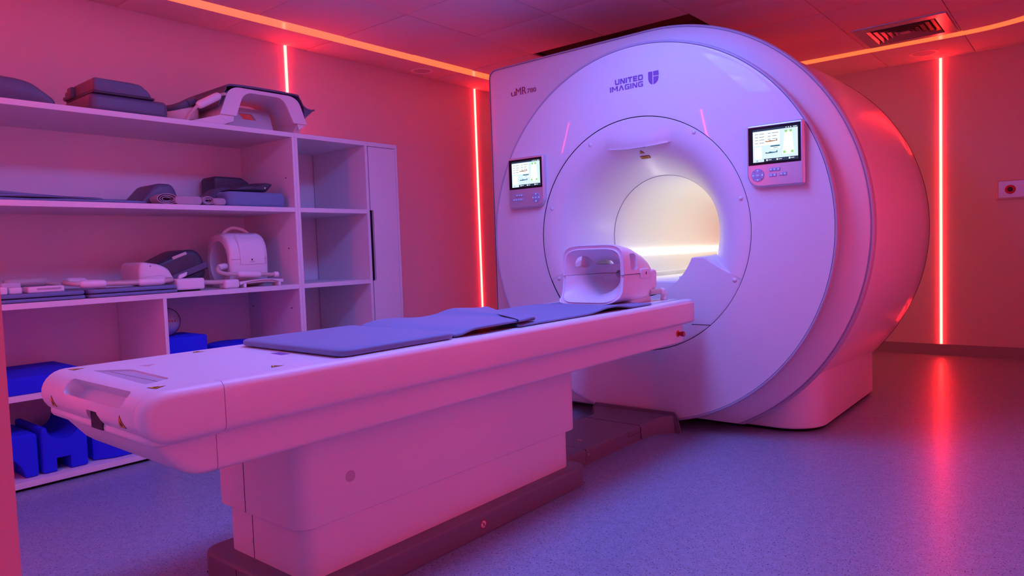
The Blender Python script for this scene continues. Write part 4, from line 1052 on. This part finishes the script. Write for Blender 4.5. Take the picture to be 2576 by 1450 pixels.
bm = B(); pts = roundpoly([(-1.775, z2_+.0395), (-1.60, z2_+.0395), (-1.598, .875), (-1.625, .930), (-1.67, .955), (-1.762, .972), (-1.776, .93)], .02); soft_poly(bm, pts, 'x', -2.04, -1.80, .02); we = mk('end_piece', bm, 'coil', t, smooth=50)
bm = B(); disc(bm, (-1.7995, -1.72, .948), .003, (1, 0, 0), 10, th=.001); mk('screw', bm, 'seam', we)
bm = B(); soft_poly(bm, roundpoly([(-1.60, .990), (-1.525, 1.018), (-1.520, 1.004), (-1.595, .976)], .004), 'x', -1.826, -1.818, .002); mk('name_plate', bm, 'beige', dc)
bpy.data.objects[t.name].location.x -= .022
# white box with cable and plug
t = thing('cable_box', 'white connector box with beige cable and plug at the front of third shelf', 'connector', (-1.76, -1.5, z2_))
bm = B(); sbox(bm, -1.83, -1.722, -1.638, -1.490, z2_+.008, z2_+.066, .012, .012, axis='x'); mk('housing', bm, 'coil', t)
bm = B(); box(bm, -1.80, -1.74, -1.63, -1.51, z2_, z2_+.009); mk('foot', bm, 'black', t)
bm = B(); tube(bm, [(-1.75, -1.495, z2_+.042), (-1.745, -1.44, z2_+.038), (-1.742, -1.37, z2_+.036)], .012, 12); mk('cable', bm, 'beige', t)
bm = B(); sbox(bm, -1.785, -1.715, -1.385, -1.300, z2_+.0, z2_+.048, .014, .012, axis='y'); mk('plug', bm, 'coil', t)
# bracket
t = thing('support_bracket', 'low white curved bracket with beige top under the knee coil cable', 'bracket', (-1.78, -1.15, z2_))
bm = B(); rings = [[(-1.788, y, z2_+h0), (-1.725, y, z2_+h0), (-1.725, y, z2_+h1), (-1.788, y, z2_+h1)] for y, h0, h1 in ((-1.290, .018, .030), (-1.24, .020, .034), (-1.16, .024, .038), (-1.10, .022, .036), (-1.045, .018, .032))]; loft(bm, rings); mk('plate', bm, 'beige', t, smooth=60)
bm = B(); rings = [[(-1.722, y, z2_+h0), (-1.716, y, z2_+h0), (-1.716, y, z2_+h1), (-1.722, y, z2_+h1)] for y, h0, h1 in ((-1.30, .016, .033), (-1.24, .032, .038), (-1.16, .037, .042), (-1.10, .035, .040), (-1.035, .016, .035))]; loft(bm, rings); mk('edge', bm, 'coil', t, smooth=60)
for y in (-1.268, -1.056):
    bm = B(); sbox(bm, -1.785, -1.718, y-.008, y+.008, z2_, z2_+.022, .003, .003); mk('foot', bm, 'coil', t)
# knee coil
t = thing('knee_coil', 'tall white barrel-shaped coil with carry handle at the right of the third shelf', 'coil', (-1.94, -1.2, z2_))
KC = (-1.93, .965)
def kring(y, rx, rzt, zb, k0=1): 
    out = []
    for j in range(48):
        th = 2*PI*j/48; c, s = math.cos(th), math.sin(th)
        e = 2/2.6
        x = KC[0]+rx*math.copysign(abs(c)**e, c)
        z = KC[1]+(rzt*abs(s)**e if s > 0 else -(KC[1]-zb)*abs(s)**(2/5.))
        out.append((x, y, z))
    return out
def kin(y, rx, rz): return [(KC[0]-.002+rx*math.cos(2*PI*j/48), y, KC[1]-.01+rz*math.sin(2*PI*j/48)) for j in range(48)]
bm = B(); loft(bm, [kin(-1.09, .085, .100), kin(-1.285, .092, .112), kin(-1.300, .098, .118), kring(-1.302, .118, .142, z2_+.002), kring(-1.292, .128, .150, z2_+.001), kring(-1.27, .132, .154, z2_), kring(-1.09, .132, .154, z2_), kring(-1.075, .126, .146, z2_+.001), kring(-1.07, .116, .136, z2_+.004)]); kb = mk('barrel', bm, 'coil', t, smooth=50)
bm = B(); loft(bm, [[(KC[0]+.134*c, y, z) for c, z in ((.985, .925), (.998, .965), (.975, 1.02), (.90, 1.06), (.78, 1.085), (.60, 1.105))]+[(KC[0]+.126*c, y, z) for c, z in ((.60, 1.09), (.78, 1.07), (.90, 1.045), (.975, 1.0), (.985, .925))] for y in (-1.245, -1.10)]); cv = mk('cover_plate', bm, 'coil', t, smooth=50)
bm = B(); tube(bm, spline([(KC[0]+.095, -1.255, 1.092), (KC[0]+.120, -1.25, 1.055), (KC[0]+.1325, -1.245, .995), (KC[0]+.1335, -1.243, .95), (KC[0]+.1335, -1.235, .938), (KC[0]+.1335, -1.10, .938), (KC[0]+.1335, -1.092, .948), (KC[0]+.1330, -1.090, .985)]), .0012, 6); mk('cover_line', bm, 'beige', cv)
bm = B(); box(bm, KC[0]+.1325, KC[0]+.1332, -1.300, -1.085, .9655, .967); mk('joint_line', bm, 'seam', kb)
bm = B(); box(bm, KC[0]+.1338, KC[0]+.1345, -1.178, -1.170, .958, .968); box(bm, KC[0]+.1338, KC[0]+.1345, -1.190, -1.158, .950, .9515); mk('cover_mark', bm, 'seam', cv)
bm = B(); tube(bm, spline([(-1.90, -1.285, 1.105), (-1.905, -1.26, 1.130), (-1.91, -1.215, 1.146), (-1.91, -1.16, 1.135), (-1.905, -1.12, 1.108)]), .009, 12); mk('handle', bm, 'coil', t)
bm = B(); disc(bm, (KC[0]+.133, -1.175, .880), .018, (1, 0, 0), 24, th=.004); mk('knob', bm, 'pane', t)
bm = B(); tube(bm, spline([(-1.83, -1.32, .930), (-1.79, -1.375, .928), (-1.762, -1.398, .912), (-1.755, -1.370, .894), (-1.755, -1.30, .886), (-1.755, -1.16, .878), (-1.757, -1.06, .874)]), .0105, 12); cb = mk('cable', bm, 'beige', t)
bm = B(); capsule(bm, (-1.84, -1.31, .932), (-1.785, -1.378, .926), .018); mk('cable_sleeve', bm, 'coil', cb)
bm = B(); capsule(bm, (-1.755, -1.292, .886), (-1.755, -1.150, .878), .0195); mk('cable_sleeve', bm, 'coil', cb)
bm = B(); capsule(bm, (-1.757, -1.068, .874), (-1.757, -1.040, .872), .017); mk('cable_end', bm, 'coil', cb)
# small white funnel in the cabinet
bm = B(); lathez(bm, [(.030, z2_), (.034, z2_+.01), (.016, z2_+.05), (.006, z2_+.09), (.008, z2_+.115), (.002, z2_+.118)], -2.10, -.855, 20)
tag(mk('plastic_funnel', bm, 'coil', smooth=60), 'small white plastic funnel at the back of the middle cabinet compartment', 'funnel')

# lower left: blue foam
def foam(name, lab, pts, axis, h0, h1, r=.012, grp='blue foam positioning blocks', cuts=None):
    bm = B(); soft_poly(bm, pts, axis, h0, h1, r, 3); o = mk(name, bm, 'foam', smooth=40)
    if cuts: boolean(o, cuts)
    return tag(o, lab, 'foam block', grp)
za = ZS[3]+.0008
foam('foam_slab', 'large blue foam slab on the lower left shelf', roundpoly([(-2.195, -2.98), (-1.705, -2.98), (-1.705, -2.06), (-2.195, -2.06)], .02), 'z', za, za+.072, .008,
     cuts=[lambda bm: box(bm, -1.76, -1.60, -2.285, -2.20+.02, za-.02, za+.022) if False else box(bm, -1.76, -1.60, -2.195, -2.03, za-.02, za+.022)])
zb = .0408
foam('foam_block', 'blue foam block with a half-round tunnel at the left end of the bottom shelf', roundpoly([(-2.60, zb), (-2.286, zb), (-2.286, zb+.190), (-2.60, zb+.205)], .015), 'x', -2.06, -1.735, .012,
     cuts=[lambda bm: loft(bm, [[(x, -2.44+.105*math.cos(PI*k/20), zb-.02+.135*math.sin(PI*k/20)) for k in range(21)] for x in (-2.2, -1.6)])])
foam('foam_block', 'blue foam block with scooped top and square notch on the bottom shelf', roundpoly([(-2.272, zb), (-2.088, zb), (-2.088, zb+.205), (-2.272, zb+.205)], .012), 'x', -2.10, -1.735, .010,
     cuts=[lambda bm: loft(bm, [[(x, -2.185+.066*math.cos(2*PI*k/28), zb+.205+.062*math.sin(2*PI*k/28)) for k in range(28)] for x in (-2.2, -1.6)]), lambda bm: box(bm, -2.2, -1.6, -2.217, -2.160, zb-.02, zb+.062)])
foam('foam_block', 'angled blue foam block on the bottom shelf below the table end', [(-2.08, -2.03), (-1.775, -2.055), (-1.735, -1.975), (-1.735, -1.80), (-2.08, -1.80)], 'z', zb, zb+.215, .010)
bm = B(); lathe(bm, [(.001, -2.10), (.055, -2.10), (.06, -2.08), (.06, -1.83), (.055, -1.81), (.001, -1.81)], -1.98, zb+.205+.075, 30)
# (cylinder lies across the tops of two blocks)
bmesh.ops.rotate(bm, verts=bm.verts[:], cent=(-1.98, -1.95, zb+.28), matrix=Matrix.Rotation(0, 3, 'Z'))
bm.free()
# lower right compartment
zr = ZS[3]+.0008
foam('foam_box', 'bright blue foam box under the clear ball in the lower right compartment', roundpoly([(-2.08, -1.690), (-1.775, -1.690), (-1.775, -1.462), (-2.08, -1.462)], .03), 'z', zr, zr+.158, .008)
foam('foam_disc', 'low round blue foam cushion right of the blue foam box', [(-1.90+.17*math.cos(2*PI*k/36), -1.235+.155*math.sin(2*PI*k/36)) for k in range(36)], 'z', zr, zr+.082, .010,
     cuts=[lambda bm: lathez(bm, [(.05, zr+.05), (.05, zr+.12)], -1.90, -1.22, 24)])
bm = B(); sbox(bm, -2.15, -1.80, -1.455, -1.40, zr, zr+.06, .01, .006); tag(mk('foam_strip', bm, 'foam'), 'thin blue foam strip between the foam box and the round foam cushion', 'foam block', 'blue foam positioning blocks')
t = thing('phantom_ball', 'round clear plastic test ball resting on the blue foam box', 'test ball', (-1.93, -1.615, zr+.158))
bm = B(); n = 20; lathez(bm, [(max(.001, .078*math.sin(PI*k/n)), zr+.236-.078*math.cos(PI*k/n)) for k in range(n+1)], -1.93, -1.622, 32); bb = mk('ball', bm, 'glassball', t, smooth=80)
bm = B(); tube(bm, [(-1.93+.0785*math.cos(a_)*0+.03, -1.622+.0725*math.cos(a_), zr+.236+.0725*math.sin(a_)) for a_ in [2*PI*k/40 for k in range(41)]], .0016, 6); mk('ball_seam', bm, 'seam', bb)
bm = B(); lathez(bm, [(.018, zr+.312), (.018, zr+.326), (.010, zr+.330), (.001, zr+.330)], -1.93, -1.622, 20); mk('cap', bm, 'coil', t)
bm = B()
for k in range(3): poly3(bm, (-1.8525, -1.628+.014*k, zr+.243), (0, 1, 0), (0, 0, 1), [(-.005, -.004), (.005, -.004), (0, .005)], .001)
mk('warning_mark', bm, 'redmark', bb)

# ================================================================== CAMERA
EXPO = 0.0
cam = bpy.data.cameras.new('camera'); co = bpy.data.objects.new('camera', cam); COL.objects.link(co)
r_, u_, f_ = Vector((0.771856, 0.634832, -0.035023)), Vector((-0.007395, 0.064045, 0.99792)), Vector((-0.635755, 0.769991, -0.054128))
co.matrix_world = Matrix(((r_.x, u_.x, -f_.x, 1.84964), (r_.y, u_.y, -f_.y, -3.30097), (r_.z, u_.z, -f_.z, 0.96574), (0, 0, 0, 1)))
cam.sensor_width = 36; cam.lens = 24.6880; cam.clip_start = .02
S.camera = co
w = bpy.data.worlds.new('world'); S.world = w; w.use_nodes = True
w.node_tree.nodes['Background'].inputs[0].default_value = (.0, .0, .0, 1)
S.view_settings.view_transform = 'Standard'; S.view_settings.look = 'None'
S.view_settings.exposure = EXPO; S.view_settings.gamma = 1; S.view_settings.use_curve_mapping = False
